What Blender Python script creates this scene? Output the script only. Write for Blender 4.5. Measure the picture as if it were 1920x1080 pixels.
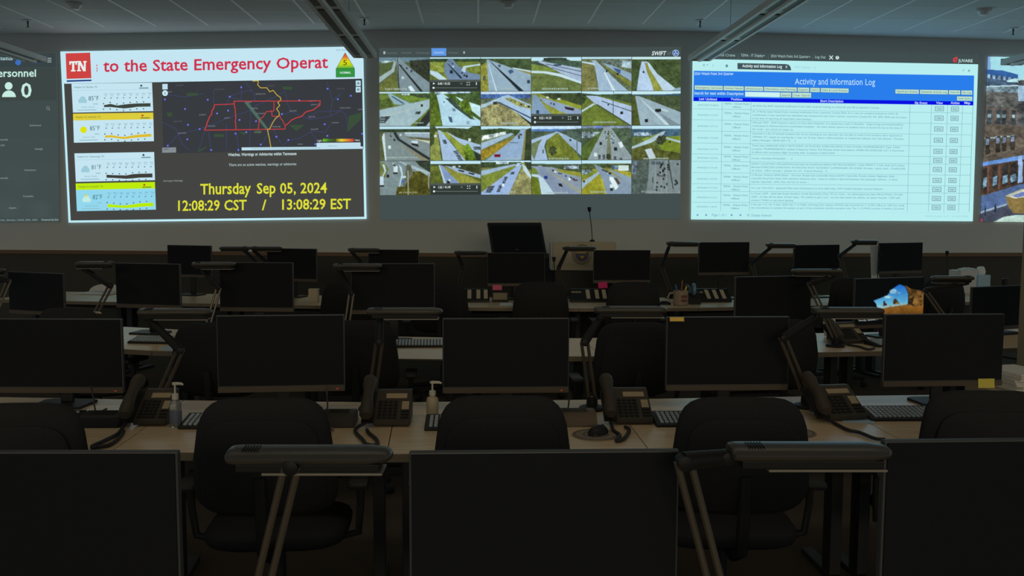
import bpy, bmesh, math, random
import numpy as np
from mathutils import Vector, Matrix, Euler

for o in list(bpy.data.objects):
    bpy.data.objects.remove(o, do_unlink=True)
SC = bpy.context.scene
COL = SC.collection
RNG = random.Random(7)
NP = np.random.RandomState(11)
PI = math.pi
R = math.radians

# ------------------------------------------------------------------ camera, world, exposure
CEIL_H = 3.65
HC = 1.65            # camera height
F = 1777.0           # focal length in pixels of the 1920 px wide frame
cam_data = bpy.data.cameras.new('camera')
cam_data.sensor_width = 36.0
cam_data.lens = F / 1920 * 36.0
cam_data.clip_start = 0.05
cam = bpy.data.objects.new('camera', cam_data)
COL.objects.link(cam)
cam.location = (0, 0, HC)
CAM_ROT = Euler((R(90 - 5.08), 0, R(-2.06)), 'XYZ').to_matrix() @ Matrix.Rotation(R(0.2), 3, 'Z')
cam.rotation_euler = CAM_ROT.to_euler('XYZ')
SC.camera = cam

world = bpy.data.worlds.new('world')
SC.world = world
world.use_nodes = True
bg = world.node_tree.nodes['Background']
bg.inputs[0].default_value = (0.80, 0.92, 1.0, 1)     # faint bluish ambient fill, added to lift walls and dark surfaces
bg.inputs[1].default_value = 0.24
# unseen warm fill added behind the camera; the ceiling edge fades it up the wall
rear_fill = bpy.data.lights.new('rear_fill_light', 'AREA')
rear_fill.shape = 'RECTANGLE'; rear_fill.size = 14.0; rear_fill.size_y = 2.6
rear_fill.energy = 640; rear_fill.color = (1.0, 0.85, 0.55)
gl = bpy.data.objects.new('rear_fill_light', rear_fill)
COL.objects.link(gl)
gl.location = (0.3, -16.0, 5.0); gl.rotation_euler = (R(90), 0, 0)
# dim warm overhead fill, added to brighten the desk tops; no fixtures modelled
for _y in (3.2, 6.4):
    dl = bpy.data.lights.new('overhead_fill', 'AREA'); dl.shape = 'RECTANGLE'; dl.size = 9.0; dl.size_y = 0.5
    dl.energy = 9; dl.color = (1.0, 0.88, 0.66); dl.spread = R(120)
    do = bpy.data.objects.new('overhead_fill', dl); COL.objects.link(do); do.location = (0.3, _y, CEIL_H - 0.02)
SC.view_settings.view_transform = 'Standard'
SC.view_settings.look = 'None'
SC.view_settings.exposure = 0.0
SC.view_settings.gamma = 1.0
SC.view_settings.use_curve_mapping = False

# ------------------------------------------------------------------ image-to-place measuring helpers
FWD = Vector((math.sin(R(2.06)), math.cos(R(2.06)), 0))    # horizontal viewing direction
def ray(px, py):
    return CAM_ROT @ Vector(((px - 960) / F, (540 - py) / F, -1.0))
def Pd(px, py, d):
    """point at horizontal forward distance d"""
    v = ray(px, py)
    return Vector((0, 0, HC)) + v * (d / v.dot(FWD))
def Pz(px, py, z):
    """point on the horizontal plane z"""
    v = ray(px, py)
    return Vector((0, 0, HC)) + v * ((z - HC) / v.z)

# ------------------------------------------------------------------ mesh helpers
def setp(o, label=None, cat=None, group=None, kind=None):
    if label: o['label'] = label
    if cat: o['category'] = cat
    if group: o['group'] = group
    if kind: o['kind'] = kind
    return o
def thing(name, label, cat, loc=(0, 0, 0), rz=0.0, group=None):
    o = bpy.data.objects.new(name, None)
    o.empty_display_size = 0.1
    COL.objects.link(o)
    o.location = loc
    o.rotation_euler = (0, 0, rz)
    return setp(o, label, cat, group)
def obj(name, bm, mat, parent=None, smooth=False, loc=None, rot=None):
    me = bpy.data.meshes.new(name)
    bmesh.ops.recalc_face_normals(bm, faces=bm.faces[:])
    bm.to_mesh(me); bm.free()
    if smooth:
        me.polygons.foreach_set('use_smooth', [True] * len(me.polygons))
        try: me.set_sharp_from_angle(angle=R(40))
        except Exception: pass
    for m in (mat if isinstance(mat, (list, tuple)) else [mat]):
        me.materials.append(m)
    o = bpy.data.objects.new(name, me)
    COL.objects.link(o)
    if parent: o.parent = parent
    if loc: o.location = loc
    if rot: o.rotation_euler = rot
    return o
def BM(): return bmesh.new()
def box(bm, c, s, bev=0.0, rot=None, seg=2):
    M = Matrix.Translation(Vector(c))
    if rot is not None: M = M @ Euler(rot).to_matrix().to_4x4()
    M = M @ Matrix.Diagonal((s[0], s[1], s[2], 1))
    r = bmesh.ops.create_cube(bm, size=1.0, matrix=M)
    if bev > 0:
        es = list({e for v in r['verts'] for e in v.link_edges})
        bmesh.ops.bevel(bm, geom=es, offset=bev, segments=seg, affect='EDGES', profile=0.6)
    return bm
def B(c, s, bev=0.0, rot=None): return box(BM(), c, s, bev, rot)
def lathe(bm, prof, c=(0, 0, 0), n=24, M=None, closed=False):
    """prof: list of (radius, z)"""
    rings = []
    for r, z in prof:
        ring = []
        for k in range(n):
            a = 2 * PI * k / n
            p = Vector((r * math.cos(a), r * math.sin(a), z))
            if M is not None: p = M @ p
            ring.append(bm.verts.new(p + Vector(c)))
        rings.append(ring)
    for a, b in list(zip(rings[:-1], rings[1:])) + ([(rings[-1], rings[0])] if closed else []):
        for k in range(n):
            bm.faces.new((a[k], a[(k + 1) % n], b[(k + 1) % n], b[k]))
    if closed: return bm
    for ring, flip in ((rings[0], True), (rings[-1], False)):
        try: bm.faces.new(ring[::-1] if flip else ring)
        except ValueError: pass
    return bm
def tube(bm, pts, r, n=10, caps=True, flat=1.0):
    """swept tube; r is a number or a list"""
    pts = [Vector(p) for p in pts]
    rs = r if isinstance(r, (list, tuple)) else [r] * len(pts)
    rings = []
    up = Vector((0, 0, 1))
    last = None
    for i, p in enumerate(pts):
        t = (pts[min(i + 1, len(pts) - 1)] - pts[max(i - 1, 0)]).normalized()
        if last is None:
            a = t.cross(up)
            if a.length < 1e-3: a = t.cross(Vector((1, 0, 0)))
        else:
            a = last - t * last.dot(t)
            if a.length < 1e-4: a = t.cross(up)
        a.normalize(); b = t.cross(a); last = a
        rings.append([bm.verts.new(p + (a * math.cos(2 * PI * k / n) + b * math.sin(2 * PI * k / n) * flat) * rs[i]) for k in range(n)])
    for A, Bq in zip(rings[:-1], rings[1:]):
        for k in range(n):
            bm.faces.new((A[k], A[(k + 1) % n], Bq[(k + 1) % n], Bq[k]))
    if caps:
        bm.faces.new(rings[0][::-1]); bm.faces.new(rings[-1])
    return bm
def prism(bm, poly, z0, z1):
    """poly: 2-D outline (x, y) extruded in z"""
    lo = [bm.verts.new((x, y, z0)) for x, y in poly]
    hi = [bm.verts.new((x, y, z1)) for x, y in poly]
    n = len(poly)
    bm.faces.new(lo[::-1]); bm.faces.new(hi)
    for k in range(n):
        bm.faces.new((lo[k], lo[(k + 1) % n], hi[(k + 1) % n], hi[k]))
    return bm
def xform(bm, M):
    bmesh.ops.transform(bm, matrix=M, verts=bm.verts[:])
    return bm
def side_prism(bm, poly, x0, x1):
    """outline in (y, z) extruded along x"""
    lo = [bm.verts.new((x0, y, z)) for y, z in poly]
    hi = [bm.verts.new((x1, y, z)) for y, z in poly]
    n = len(poly)
    bm.faces.new(lo[::-1]); bm.faces.new(hi)
    for k in range(n):
        bm.faces.new((lo[k], lo[(k + 1) % n], hi[(k + 1) % n], hi[k]))
    return bm
def pillow(bm, outline, thick, bend, axis='y'):
    """cushion solid from a 2-D outline (u, w); bend(u, w) gives the depth of its middle"""
    cx = sum(p[0] for p in outline) / len(outline); cy = sum(p[1] for p in outline) / len(outline)
    levels = [(1.0, 0.25), (0.97, 0.62), (0.90, 0.88), (0.7, 1.0), (0.4, 1.0)]
    def P(u, w, d):
        return (u, bend(u, w) + d, w) if axis == 'y' else (u, w, bend(u, w) + d)
    sides = []
    for sgn in (-1, 1):
        rings = []
        for s, t in levels:
            rings.append([bm.verts.new(P(cx + (x - cx) * s, cy + (y - cy) * s, sgn * t * thick / 2)) for x, y in outline])
        c = bm.verts.new(P(cx, cy, sgn * thick / 2))
        n = len(outline)
        for A, Q in zip(rings[:-1], rings[1:]):
            for k in range(n):
                bm.faces.new((A[k], A[(k + 1) % n], Q[(k + 1) % n], Q[k]))
        for k in range(n):
            bm.faces.new((rings[-1][k], rings[-1][(k + 1) % n], c))
        sides.append(rings[0])
    n = len(outline)
    for k in range(n):
        bm.faces.new((sides[0][k], sides[0][(k + 1) % n], sides[1][(k + 1) % n], sides[1][k]))
    return bm
def copy_tree(o, parent=None):
    c = o.copy(); COL.objects.link(c)
    if parent: c.parent = parent
    for ch in list(o.children): copy_tree(ch, c)
    return c

# ------------------------------------------------------------------ materials
def srgb(c):
    return tuple(((v / 255) / 12.92 if v / 255 <= 0.04045 else ((v / 255 + 0.055) / 1.055) ** 2.4) for v in c)
def mat(name, col, rough=0.5, metal=0.0, spec=0.5, noise=0.0, scale=20.0, bump=0.0, coat=0.0, trans=0.0, emit=None):
    m = bpy.data.materials.new(name); m.use_nodes = True
    nt = m.node_tree; p = nt.nodes['Principled BSDF']
    p.inputs['Base Color'].default_value = (*col, 1)
    p.inputs['Roughness'].default_value = rough
    p.inputs['Metallic'].default_value = metal
    p.inputs['Specular IOR Level'].default_value = spec
    if coat: p.inputs['Coat Weight'].default_value = coat
    if trans: p.inputs['Transmission Weight'].default_value = trans
    if emit:
        p.inputs['Emission Color'].default_value = (*emit[:3], 1); p.inputs['Emission Strength'].default_value = emit[3]
    if noise or bump:
        tc = nt.nodes.new('ShaderNodeTexCoord'); nz = nt.nodes.new('ShaderNodeTexNoise')
        nz.inputs['Scale'].default_value = scale; nz.inputs['Detail'].default_value = 4
        nt.links.new(tc.outputs['Object'], nz.inputs['Vector'])
        if noise:
            mr = nt.nodes.new('ShaderNodeMapRange')
            mr.inputs['To Min'].default_value = 1 - noise; mr.inputs['To Max'].default_value = 1 + noise
            nt.links.new(nz.outputs['Fac'], mr.inputs['Value'])
            mx = nt.nodes.new('ShaderNodeVectorMath'); mx.operation = 'SCALE'
            mx.inputs[0].default_value = col
            nt.links.new(mr.outputs[0], mx.inputs['Scale'])
            nt.links.new(mx.outputs[0], p.inputs['Base Color'])
        if bump:
            b = nt.nodes.new('ShaderNodeBump'); b.inputs['Strength'].default_value = bump
            b.inputs['Distance'].default_value = 0.004
            nt.links.new(nz.outputs['Fac'], b.inputs['Height'])
            nt.links.new(b.outputs[0], p.inputs['Normal'])
    return m
def wood(name, a, b, rough):
    m = mat(name, a, rough)
    nt = m.node_tree; p = nt.nodes['Principled BSDF']
    tc = nt.nodes.new('ShaderNodeTexCoord'); mp = nt.nodes.new('ShaderNodeMapping')
    mp.inputs['Scale'].default_value = (1.5, 22, 22)
    nz = nt.nodes.new('ShaderNodeTexNoise'); nz.inputs['Scale'].default_value = 3; nz.inputs['Detail'].default_value = 6
    cr = nt.nodes.new('ShaderNodeValToRGB')
    cr.color_ramp.elements[0].position = 0.35; cr.color_ramp.elements[0].color = (*a, 1)
    cr.color_ramp.elements[1].position = 0.7; cr.color_ramp.elements[1].color = (*b, 1)
    nt.links.new(tc.outputs['Object'], mp.inputs[0]); nt.links.new(mp.outputs[0], nz.inputs['Vector'])
    nt.links.new(nz.outputs['Fac'], cr.inputs[0]); nt.links.new(cr.outputs[0], p.inputs['Base Color'])
    return m
M = {}
M['wall'] = mat('wall_paint', (0.64, 0.65, 0.62), 0.9, noise=0.03, scale=3)
M['fabric_wall'] = mat('dark_wall_fabric', (0.062, 0.058, 0.046), 0.95, noise=0.15, scale=60, bump=0.2)
M['rail'] = mat('brown_wood_rail', (0.16, 0.085, 0.035), 0.5, noise=0.2, scale=30)
M['ceiling'] = mat('ceiling_tile', (0.66, 0.69, 0.68), 0.95, noise=0.04, scale=90, bump=0.3)
M['tbar'] = mat('white_ceiling_bar', (0.95, 0.96, 0.96), 0.5, spec=0.7)
M['carpet'] = mat('dark_carpet', (0.075, 0.06, 0.045), 1.0, spec=0.1, noise=0.35, scale=120, bump=0.5)
M['desk'] = wood('maple_laminate', (0.60, 0.43, 0.25), (0.74, 0.57, 0.37), 0.34)
M['edge'] = mat('desk_edge_band', (0.20, 0.15, 0.095), 0.5)
M['dmetal'] = mat('dark_metal', (0.03, 0.03, 0.03), 0.5, metal=0.3)
M['black'] = mat('black_plastic', (0.02, 0.02, 0.02), 0.5, spec=0.25)
M['bezel'] = mat('dark_grey_bezel', (0.055, 0.055, 0.055), 0.5, spec=0.4)
M['chin'] = mat('brushed_bezel', (0.075, 0.055, 0.038), 0.5, spec=0.4)
M['screen'] = mat('dark_screen', (0.0125, 0.0135, 0.0165), 0.6, spec=0.08)
M['fabric'] = mat('black_chair_fabric', (0.026, 0.026, 0.027), 0.95, spec=0.12, noise=0.2, scale=150)
M['lamp'] = mat('lamp_grey_enamel', (0.055, 0.050, 0.042), 0.36, noise=0.05, scale=40)
M['lampdark'] = mat('lamp_joint_black', (0.012, 0.012, 0.012), 0.5, spec=0.2)
M['lampmetal'] = mat('lamp_arm_metal', (0.12, 0.10, 0.075), 0.4, metal=0.5)
M['diffuser'] = mat('lamp_diffuser', (0.22, 0.19, 0.15), 0.45)
M['pend'] = mat('pendant_white_enamel', (0.78, 0.80, 0.78), 0.4)
M['louver'] = mat('louver_dark', (0.085, 0.08, 0.065), 0.55, noise=0.3, scale=160)
M['white'] = mat('white_plastic', (0.62, 0.60, 0.56), 0.5)
M['paper'] = mat('paper', (0.70, 0.66, 0.58), 0.8, noise=0.04, scale=50)
M['cream'] = mat('cream_card', (0.58, 0.48, 0.33), 0.8)
M['phone'] = mat('phone_grey', (0.048, 0.039, 0.029), 0.5, spec=0.3)
M['phonedark'] = mat('phone_black', (0.015, 0.014, 0.013), 0.45, spec=0.3)
M['keys'] = mat('key_grey', (0.40, 0.45, 0.48), 0.35)
M['keydark'] = mat('key_black', (0.035, 0.035, 0.036), 0.45)
M['lcd'] = mat('phone_display', (0.36, 0.28, 0.17), 0.4)
M['clear'] = mat('clear_plastic', (0.80, 0.86, 0.86), 0.12, trans=0.85)
M['gel'] = mat('bottle_label', (0.13, 0.14, 0.20), 0.5)
M['pump'] = mat('pump_white', (0.52, 0.49, 0.42), 0.45)
M['lotion'] = mat('lotion_bottle', (0.46, 0.39, 0.26), 0.45)
M['pink'] = mat('pink_note', (0.85, 0.16, 0.28), 0.8)
M['magenta'] = mat('magenta_note', (0.72, 0.03, 0.20), 0.8)
M['yellow'] = mat('yellow_note', (0.85, 0.55, 0.10), 0.8)
M['ylime'] = mat('pale_yellow_note', (0.62, 0.52, 0.08), 0.8)
M['bluebox'] = mat('tissue_box_blue', (0.38, 0.52, 0.62), 0.7, noise=0.1, scale=30)
M['tissue'] = mat('white_tissue', (0.82, 0.82, 0.78), 0.9)
M['brownbox'] = mat('brown_plastic', (0.13, 0.085, 0.055), 0.5)
M['lectern'] = mat('cream_lectern', (0.50, 0.42, 0.30), 0.6, noise=0.04, scale=10)
M['lecternside'] = mat('pale_lectern_panel', (0.50, 0.50, 0.47), 0.6)
M['sealring'] = mat('seal_ring', (0.22, 0.18, 0.11), 0.5)
M['sealblue'] = mat('seal_blue', (0.03, 0.035, 0.09), 0.5)
M['gold'] = mat('seal_gold', (0.55, 0.30, 0.03), 0.5)
M['led'] = mat('red_led', (0.3, 0.02, 0.01), 0.4, emit=(1.0, 0.08, 0.03, 0.22))
M['cable'] = mat('black_cable', (0.018, 0.018, 0.018), 0.5)
M['pillar'] = mat('pillar_paint', (0.36, 0.29, 0.18), 0.85, noise=0.04, scale=5)
M['pad'] = mat('mouse_pad_print', (0.26, 0.20, 0.15), 0.8, noise=0.25, scale=60)
M['ink'] = mat('printed_ink', (0.10, 0.085, 0.07), 0.8)
M['orange'] = mat('orange_marker', (0.30, 0.08, 0.03), 0.5)
M['penblue'] = mat('blue_marker', (0.06, 0.16, 0.42), 0.5)
M['penyellow'] = mat('yellow_marker', (0.65, 0.60, 0.04), 0.5)
M['mug'] = mat('cream_ceramic', (0.36, 0.27, 0.19), 0.4)
M['mugred'] = mat('mug_red_print', (0.22, 0.06, 0.05), 0.5)
M['teal'] = mat('blue_plastic', (0.14, 0.27, 0.38), 0.3)

def screen_mat(name, sampled):
    m = bpy.data.materials.new(name); m.use_nodes = True
    nt = m.node_tree; nt.nodes.clear()
    out = nt.nodes.new('ShaderNodeOutputMaterial'); e = nt.nodes.new('ShaderNodeEmission')
    a = nt.nodes.new('ShaderNodeVertexColor'); a.layer_name = 'Col'
    nt.links.new(a.outputs['Color'], e.inputs['Color'])
    e.inputs['Strength'].default_value = 1.0
    nt.links.new(e.outputs[0], out.inputs[0])
    m.cycles.emission_sampling = 'FRONT_BACK' if sampled else 'NONE'
    return m
M['img'] = screen_mat('projected_image', True)
M['imgfine'] = screen_mat('projected_lettering', False)
# ------------------------------------------------------------------ the room
CEIL = 3.65
RAIL = 1.045
# plan of the gently bowed far wall, from where it meets the ceiling
_wp = [Pz(x, y, CEIL) for x, y in ((0, 65), (330, 61.5), (640, 57.6), (960, 57), (1220, 59.2), (1400, 62), (1620, 68.5), (1920, 76))]
_wc = np.polyfit([p.x for p in _wp], [p.y for p in _wp], 4)
_XL, _XR = _wp[0].x, _wp[-1].x
_dL = np.polyval(np.polyder(_wc), _XL); _dR = np.polyval(np.polyder(_wc), _XR)
def wall_y(x):
    x = np.asarray(x, float)
    xc = np.clip(x, _XL, _XR)
    y = np.polyval(_wc, xc)
    return y + np.where(x < _XL, (x - _XL) * _dL, 0) + np.where(x > _XR, (x - _XR) * _dR, 0)
XS = np.linspace(-9.5, 10.0, 79)
def wall_strip(z0, z1, off, thick):
    bm = BM(); rows = []
    for x in XS:
        y = float(wall_y(x)) - off
        rows.append([bm.verts.new(p) for p in ((x, y, z0), (x, y, z1), (x, y + thick, z1), (x, y + thick, z0))])
    for a, b in zip(rows[:-1], rows[1:]):
        for k in range(4):
            bm.faces.new((a[k], a[(k + 1) % 4], b[(k + 1) % 4], b[k]))
    bm.faces.new(rows[0]); bm.faces.new(rows[-1][::-1])
    return bm
setp(obj('wall_back', wall_strip(RAIL, CEIL, 0, 0.15), M['wall']), kind='structure')
setp(obj('wall_back_lower', wall_strip(0.10, RAIL, 0, 0.15), M['fabric_wall']), kind='structure')
setp(obj('trim_1', wall_strip(RAIL - 0.022, RAIL + 0.022, 0.025, 0.03), M['rail']), kind='structure')
setp(obj('baseboard_back', wall_strip(0.0, 0.10, 0.012, 0.1), M['dmetal']), kind='structure')
setp(obj('floor', B((0.25, 4.5, -0.05), (19.5, 16.5, 0.1)), M['carpet']), kind='structure')
setp(obj('ceiling', B((0.25, 5.5, CEIL + 0.05), (19.5, 15.5, 0.1)), M['ceiling']), kind='structure')
bm = BM()
for k in range(-15, 17):
    x = k * 0.61
    y1 = float(wall_y(x)) - 0.45
    box(bm, (x, (y1 - 1.5) / 2, CEIL - 0.001), (0.02, y1 + 1.5, 0.006))
for k in range(-18, 3):
    y = 9.66 + k * 0.61
    if y < 10.9:
        box(bm, (0.25, y, CEIL - 0.0005), (19.4, 0.012, 0.004))
setp(obj('ceiling_grid', bm, M['tbar']), kind='structure')
# painted pier at the right end of the desk rows
pp = Pd(1911, 560, 5.6)
bm = B((pp.x + 0.33, pp.y - 0.18, CEIL / 2), (0.66, 0.36, CEIL), 0.012)
setp(obj('wall_right', bm, M['pillar']), kind='structure')

# ------------------------------------------------------------------ projected pictures on the far wall
_CR = np.array(CAM_ROT)
def wall_points(px, py, off):
    """where the sight line of a picture point meets the wall (off metres in front of it)"""
    px = np.asarray(px, float); py = np.asarray(py, float); off = np.asarray(off, float)
    d = np.stack([(px - 960) / F, (540 - py) / F, -np.ones_like(px)], -1) @ _CR.T
    t = 11.0 / d[:, 1]
    for _ in range(12):
        t = (wall_y(d[:, 0] * t) - off) / d[:, 1]
    p = d * t[:, None]
    p[:, 2] += HC
    return p
LUT = np.array([((v / 255) / 12.92 if v / 255 <= 0.04045 else ((v / 255 + 0.055) / 1.055) ** 2.4) for v in range(256)])
def lin(c): return np.array([LUT[int(max(0, min(255, v)))] for v in c])

# lettering: every glyph outline is taken once from the built-in font
CHARS = [chr(c) for c in range(33, 127)] + [chr(176)]
GLYPH = {}
def load_glyphs():
    made = []
    for bold in (0, 1):
        for ch in ['|'] + CHARS:
            for body in (ch, ch + '|'):
                cu = bpy.data.curves.new('g', 'FONT'); cu.body = body; cu.resolution_u = 2
                cu.offset = 0.016 if bold else 0.0
                ob = bpy.data.objects.new('g', cu); COL.objects.link(ob)
                made.append((bold, ch, body, ob))
    dg = bpy.context.evaluated_depsgraph_get(); dg.update()
    tmp = {}
    for bold, ch, body, ob in made:
        me = ob.evaluated_get(dg).to_mesh()
        v = np.zeros(len(me.vertices) * 3); me.vertices.foreach_get('co', v); v = v.reshape(-1, 3)[:, :2]
        tmp[bold, ch, body != ch] = (v.copy(), [tuple(p.vertices) for p in me.polygons])
        ob.evaluated_get(dg).to_mesh_clear()
    # taller small letters, as in screen typefaces
    xh = tmp[0, 'x', False][0][:, 1].max(); cap = tmp[0, 'H', False][0][:, 1].max(); nx = cap * .755
    for (bold, ch, two), (v, f) in tmp.items():
        if not two and ch.islower():
            y = v[:, 1].copy()
            v[:, 1] = np.where(y <= 0, y, np.where(y <= xh, y * nx / xh, nx + (y - xh) * max(.35, (cap * 1.05 - nx) / (cap - xh))))
    for bold in (0, 1):
        bar = tmp[bold, '|', False][0]
        for ch in CHARS:
            v, f = tmp[bold, ch, False]
            adv = tmp[bold, ch, True][0][:, 0].max() - bar[:, 0].max()
            GLYPH[bold, ch] = (v, f, adv)
        GLYPH[bold, ' '] = (np.zeros((0, 2)), [], 0.30)
    for bold, ch, body, ob in made:
        cu = ob.data; bpy.data.objects.remove(ob); bpy.data.curves.remove(cu)
load_glyphs()
CAP = GLYPH[0, 'H'][0][:, 1].max()

class Draw:
    """collects one flat piece of a projected picture"""
    def __init__(s):
        s.v = []; s.f = []; s.c = []; s.m = []; s.n = 0; s.b = None
    def add(s, verts, faces, cols, layer, fine=1):
        """verts Nx2 in picture coordinates, cols one colour or one per vertex (linear)"""
        verts = np.asarray(verts, float)
        s.v.append(np.column_stack([verts, np.full(len(verts), layer, float)]))
        cols = np.asarray(cols, float)
        if cols.ndim == 1: cols = np.tile(cols, (len(verts), 1))
        s.c.append(cols)
        s.f += [tuple(i + s.n for i in f) for f in faces]
        s.m += [fine] * len(faces)
        s.n += len(verts)
    def quad(s, q, col, layer=1, step=22, fine=1, col2=None, horiz=False):
        """q: TL, TR, BR, BL"""
        q = np.asarray(q, float)
        w = max(np.hypot(*(q[1] - q[0])), np.hypot(*(q[2] - q[3]))); h = max(np.hypot(*(q[3] - q[0])), np.hypot(*(q[2] - q[1])))
        nx = max(1, int(w / step)); ny = max(1, int(h / step))
        u, v = np.meshgrid(np.linspace(0, 1, nx + 1), np.linspace(0, 1, ny + 1))
        u = u.ravel()[:, None]; v = v.ravel()[:, None]
        P = q[0] * (1 - u) * (1 - v) + q[1] * u * (1 - v) + q[2] * u * v + q[3] * (1 - u) * v
        a = lin(col)
        if col2 is not None:
            t = u if horiz else v
            a = a * (1 - t) + lin(col2) * t
        fs = [(j * (nx + 1) + i, j * (nx + 1) + i + 1, (j + 1) * (nx + 1) + i + 1, (j + 1) * (nx + 1) + i) for j in range(ny) for i in range(nx)]
        s.add(P, fs, a, layer, fine)
    def rect(s, x0, y0, x1, y1, col, layer=2, slope=0.0, **k):
        d = slope * (x1 - x0)
        s.quad([(x0, y0), (x1, y0 + d), (x1, y1 + d), (x0, y1)], col, layer, **k)
    def poly(s, pts, col, layer=2):
        s.add(pts, [tuple(range(len(pts)))], lin(col), layer)
    def line(s, pts, w, col, layer=2, step=25):
        pts = [np.array(p, float) for p in pts]
        for a, b in zip(pts[:-1], pts[1:]):
            d = b - a; L = np.hypot(*d)
            if L < 1e-6: continue
            n = np.array([-d[1], d[0]]) / L * w / 2
            e = d / L * w * 0.3
            s.quad([a - e + n, b + e + n, b + e - n, a - e - n], col, layer, step=step)
    def disc(s, x, y, rx, col, layer=2, ry=None, n=20, a0=0, a1=2 * PI):
        ry = ry or rx
        s.poly([(x + rx * math.cos(a0 + (a1 - a0) * k / n), y + ry * math.sin(a0 + (a1 - a0) * k / n)) for k in range(n if a1 - a0 > 6.2 else n + 1)], col, layer)
    def ring(s, x, y, r0, r1, col, layer=2, n=28, ky=1.0):
        v = []; f = []
        for k in range(n):
            a = 2 * PI * k / n
            v += [(x + r0 * math.cos(a), y + r0 * math.sin(a) * ky), (x + r1 * math.cos(a), y + r1 * math.sin(a) * ky)]
        for k in range(n):
            j = (k + 1) % n
            f.append((2 * k, 2 * k + 1, 2 * j + 1, 2 * j))
        s.add(v, f, lin(col), layer)
    def text(s, t, p0, p1, cap, col, layer=3, bold=0, slant=0.0):
        """letters from p0 to p1 along their base line, capitals `cap` tall"""
        V = []; Fc = []; x = 0.0; n = 0
        for ch in t:
            g = GLYPH.get((bold, ch))
            if g is None: continue
            v, f, adv = g
            if len(v):
                w = v.copy(); w[:, 0] += x + slant * w[:, 1]
                V.append(w); Fc += [tuple(i + n for i in q) for q in f]; n += len(w)
            x += adv
        if not V: return
        V = np.concatenate(V)
        V[:, 0] -= V[:, 0].min()
        p0 = np.array(p0, float); p1 = np.array(p1, float)
        u = (p1 - p0) / V[:, 0].max()
        k = cap / CAP
        P = p0 + V[:, :1] * u - np.column_stack([np.zeros(len(V)), V[:, 1] * k])
        s.add(P, Fc, lin(col), layer)
    def raster(s, q, img, layer=1, fine=1):
        """img HxWx3 (0-255) spread over the quad"""
        q = np.asarray(q, float); H, W = img.shape[:2]
        u, v = np.meshgrid(np.linspace(0, 1, W), np.linspace(0, 1, H))
        u = u.ravel()[:, None]; v = v.ravel()[:, None]
        P = q[0] * (1 - u) * (1 - v) + q[1] * u * (1 - v) + q[2] * u * v + q[3] * (1 - u) * v
        c = LUT[np.clip(img, 0, 255).astype(int)].reshape(-1, 3)
        a = (np.arange(H - 1)[:, None] * W + np.arange(W - 1)[None, :]).ravel()
        s.add(P, list(zip(a.tolist(), (a + 1).tolist(), (a + W + 1).tolist(), (a + W).tolist())), c, layer, fine)
    def build(s, name, parent=None, base=0.014, xyz=None):
        v = np.concatenate(s.v)
        p = wall_points(v[:, 0], v[:, 1], base + v[:, 2] * 0.002) if xyz is None else xyz(v)
        me = bpy.data.meshes.new(name)
        me.from_pydata(p.tolist(), [], s.f)
        ca = me.color_attributes.new('Col', 'FLOAT_COLOR', 'POINT')
        c = np.concatenate(s.c)
        ca.data.foreach_set('color', np.column_stack([c, np.ones(len(c))]).ravel())
        me.materials.append(M['img']); me.materials.append(M['imgfine'])
        me.polygons.foreach_set('material_index', s.m)
        me.update()
        o = bpy.data.objects.new(name, me); COL.objects.link(o)
        if parent: o.parent = parent
        return o

def sheet(q, thick=0.010):
    """thin screen board following the wall, carrying a picture"""
    q = np.asarray(q, float); n = 26
    bm = BM(); rows = []
    for k in range(n + 1):
        t = k / n
        top = q[0] * (1 - t) + q[1] * t; bot = q[3] * (1 - t) + q[2] * t
        P = wall_points([top[0], bot[0], bot[0], top[0]], [top[1], bot[1], bot[1], top[1]], [0.006, 0.006, 0.001, 0.001])
        rows.append([bm.verts.new(p) for p in P])
    for a, b in zip(rows[:-1], rows[1:]):
        for k in range(4):
            bm.faces.new((a[k], a[(k + 1) % 4], b[(k + 1) % 4], b[k]))
    bm.faces.new(rows[0]); bm.faces.new(rows[-1][::-1])
    return bm
def video_screen(name, label, q):
    o = obj(name, sheet(q), M['wall'])
    return setp(o, label, 'screen', 'projected pictures on the far wall')

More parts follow.
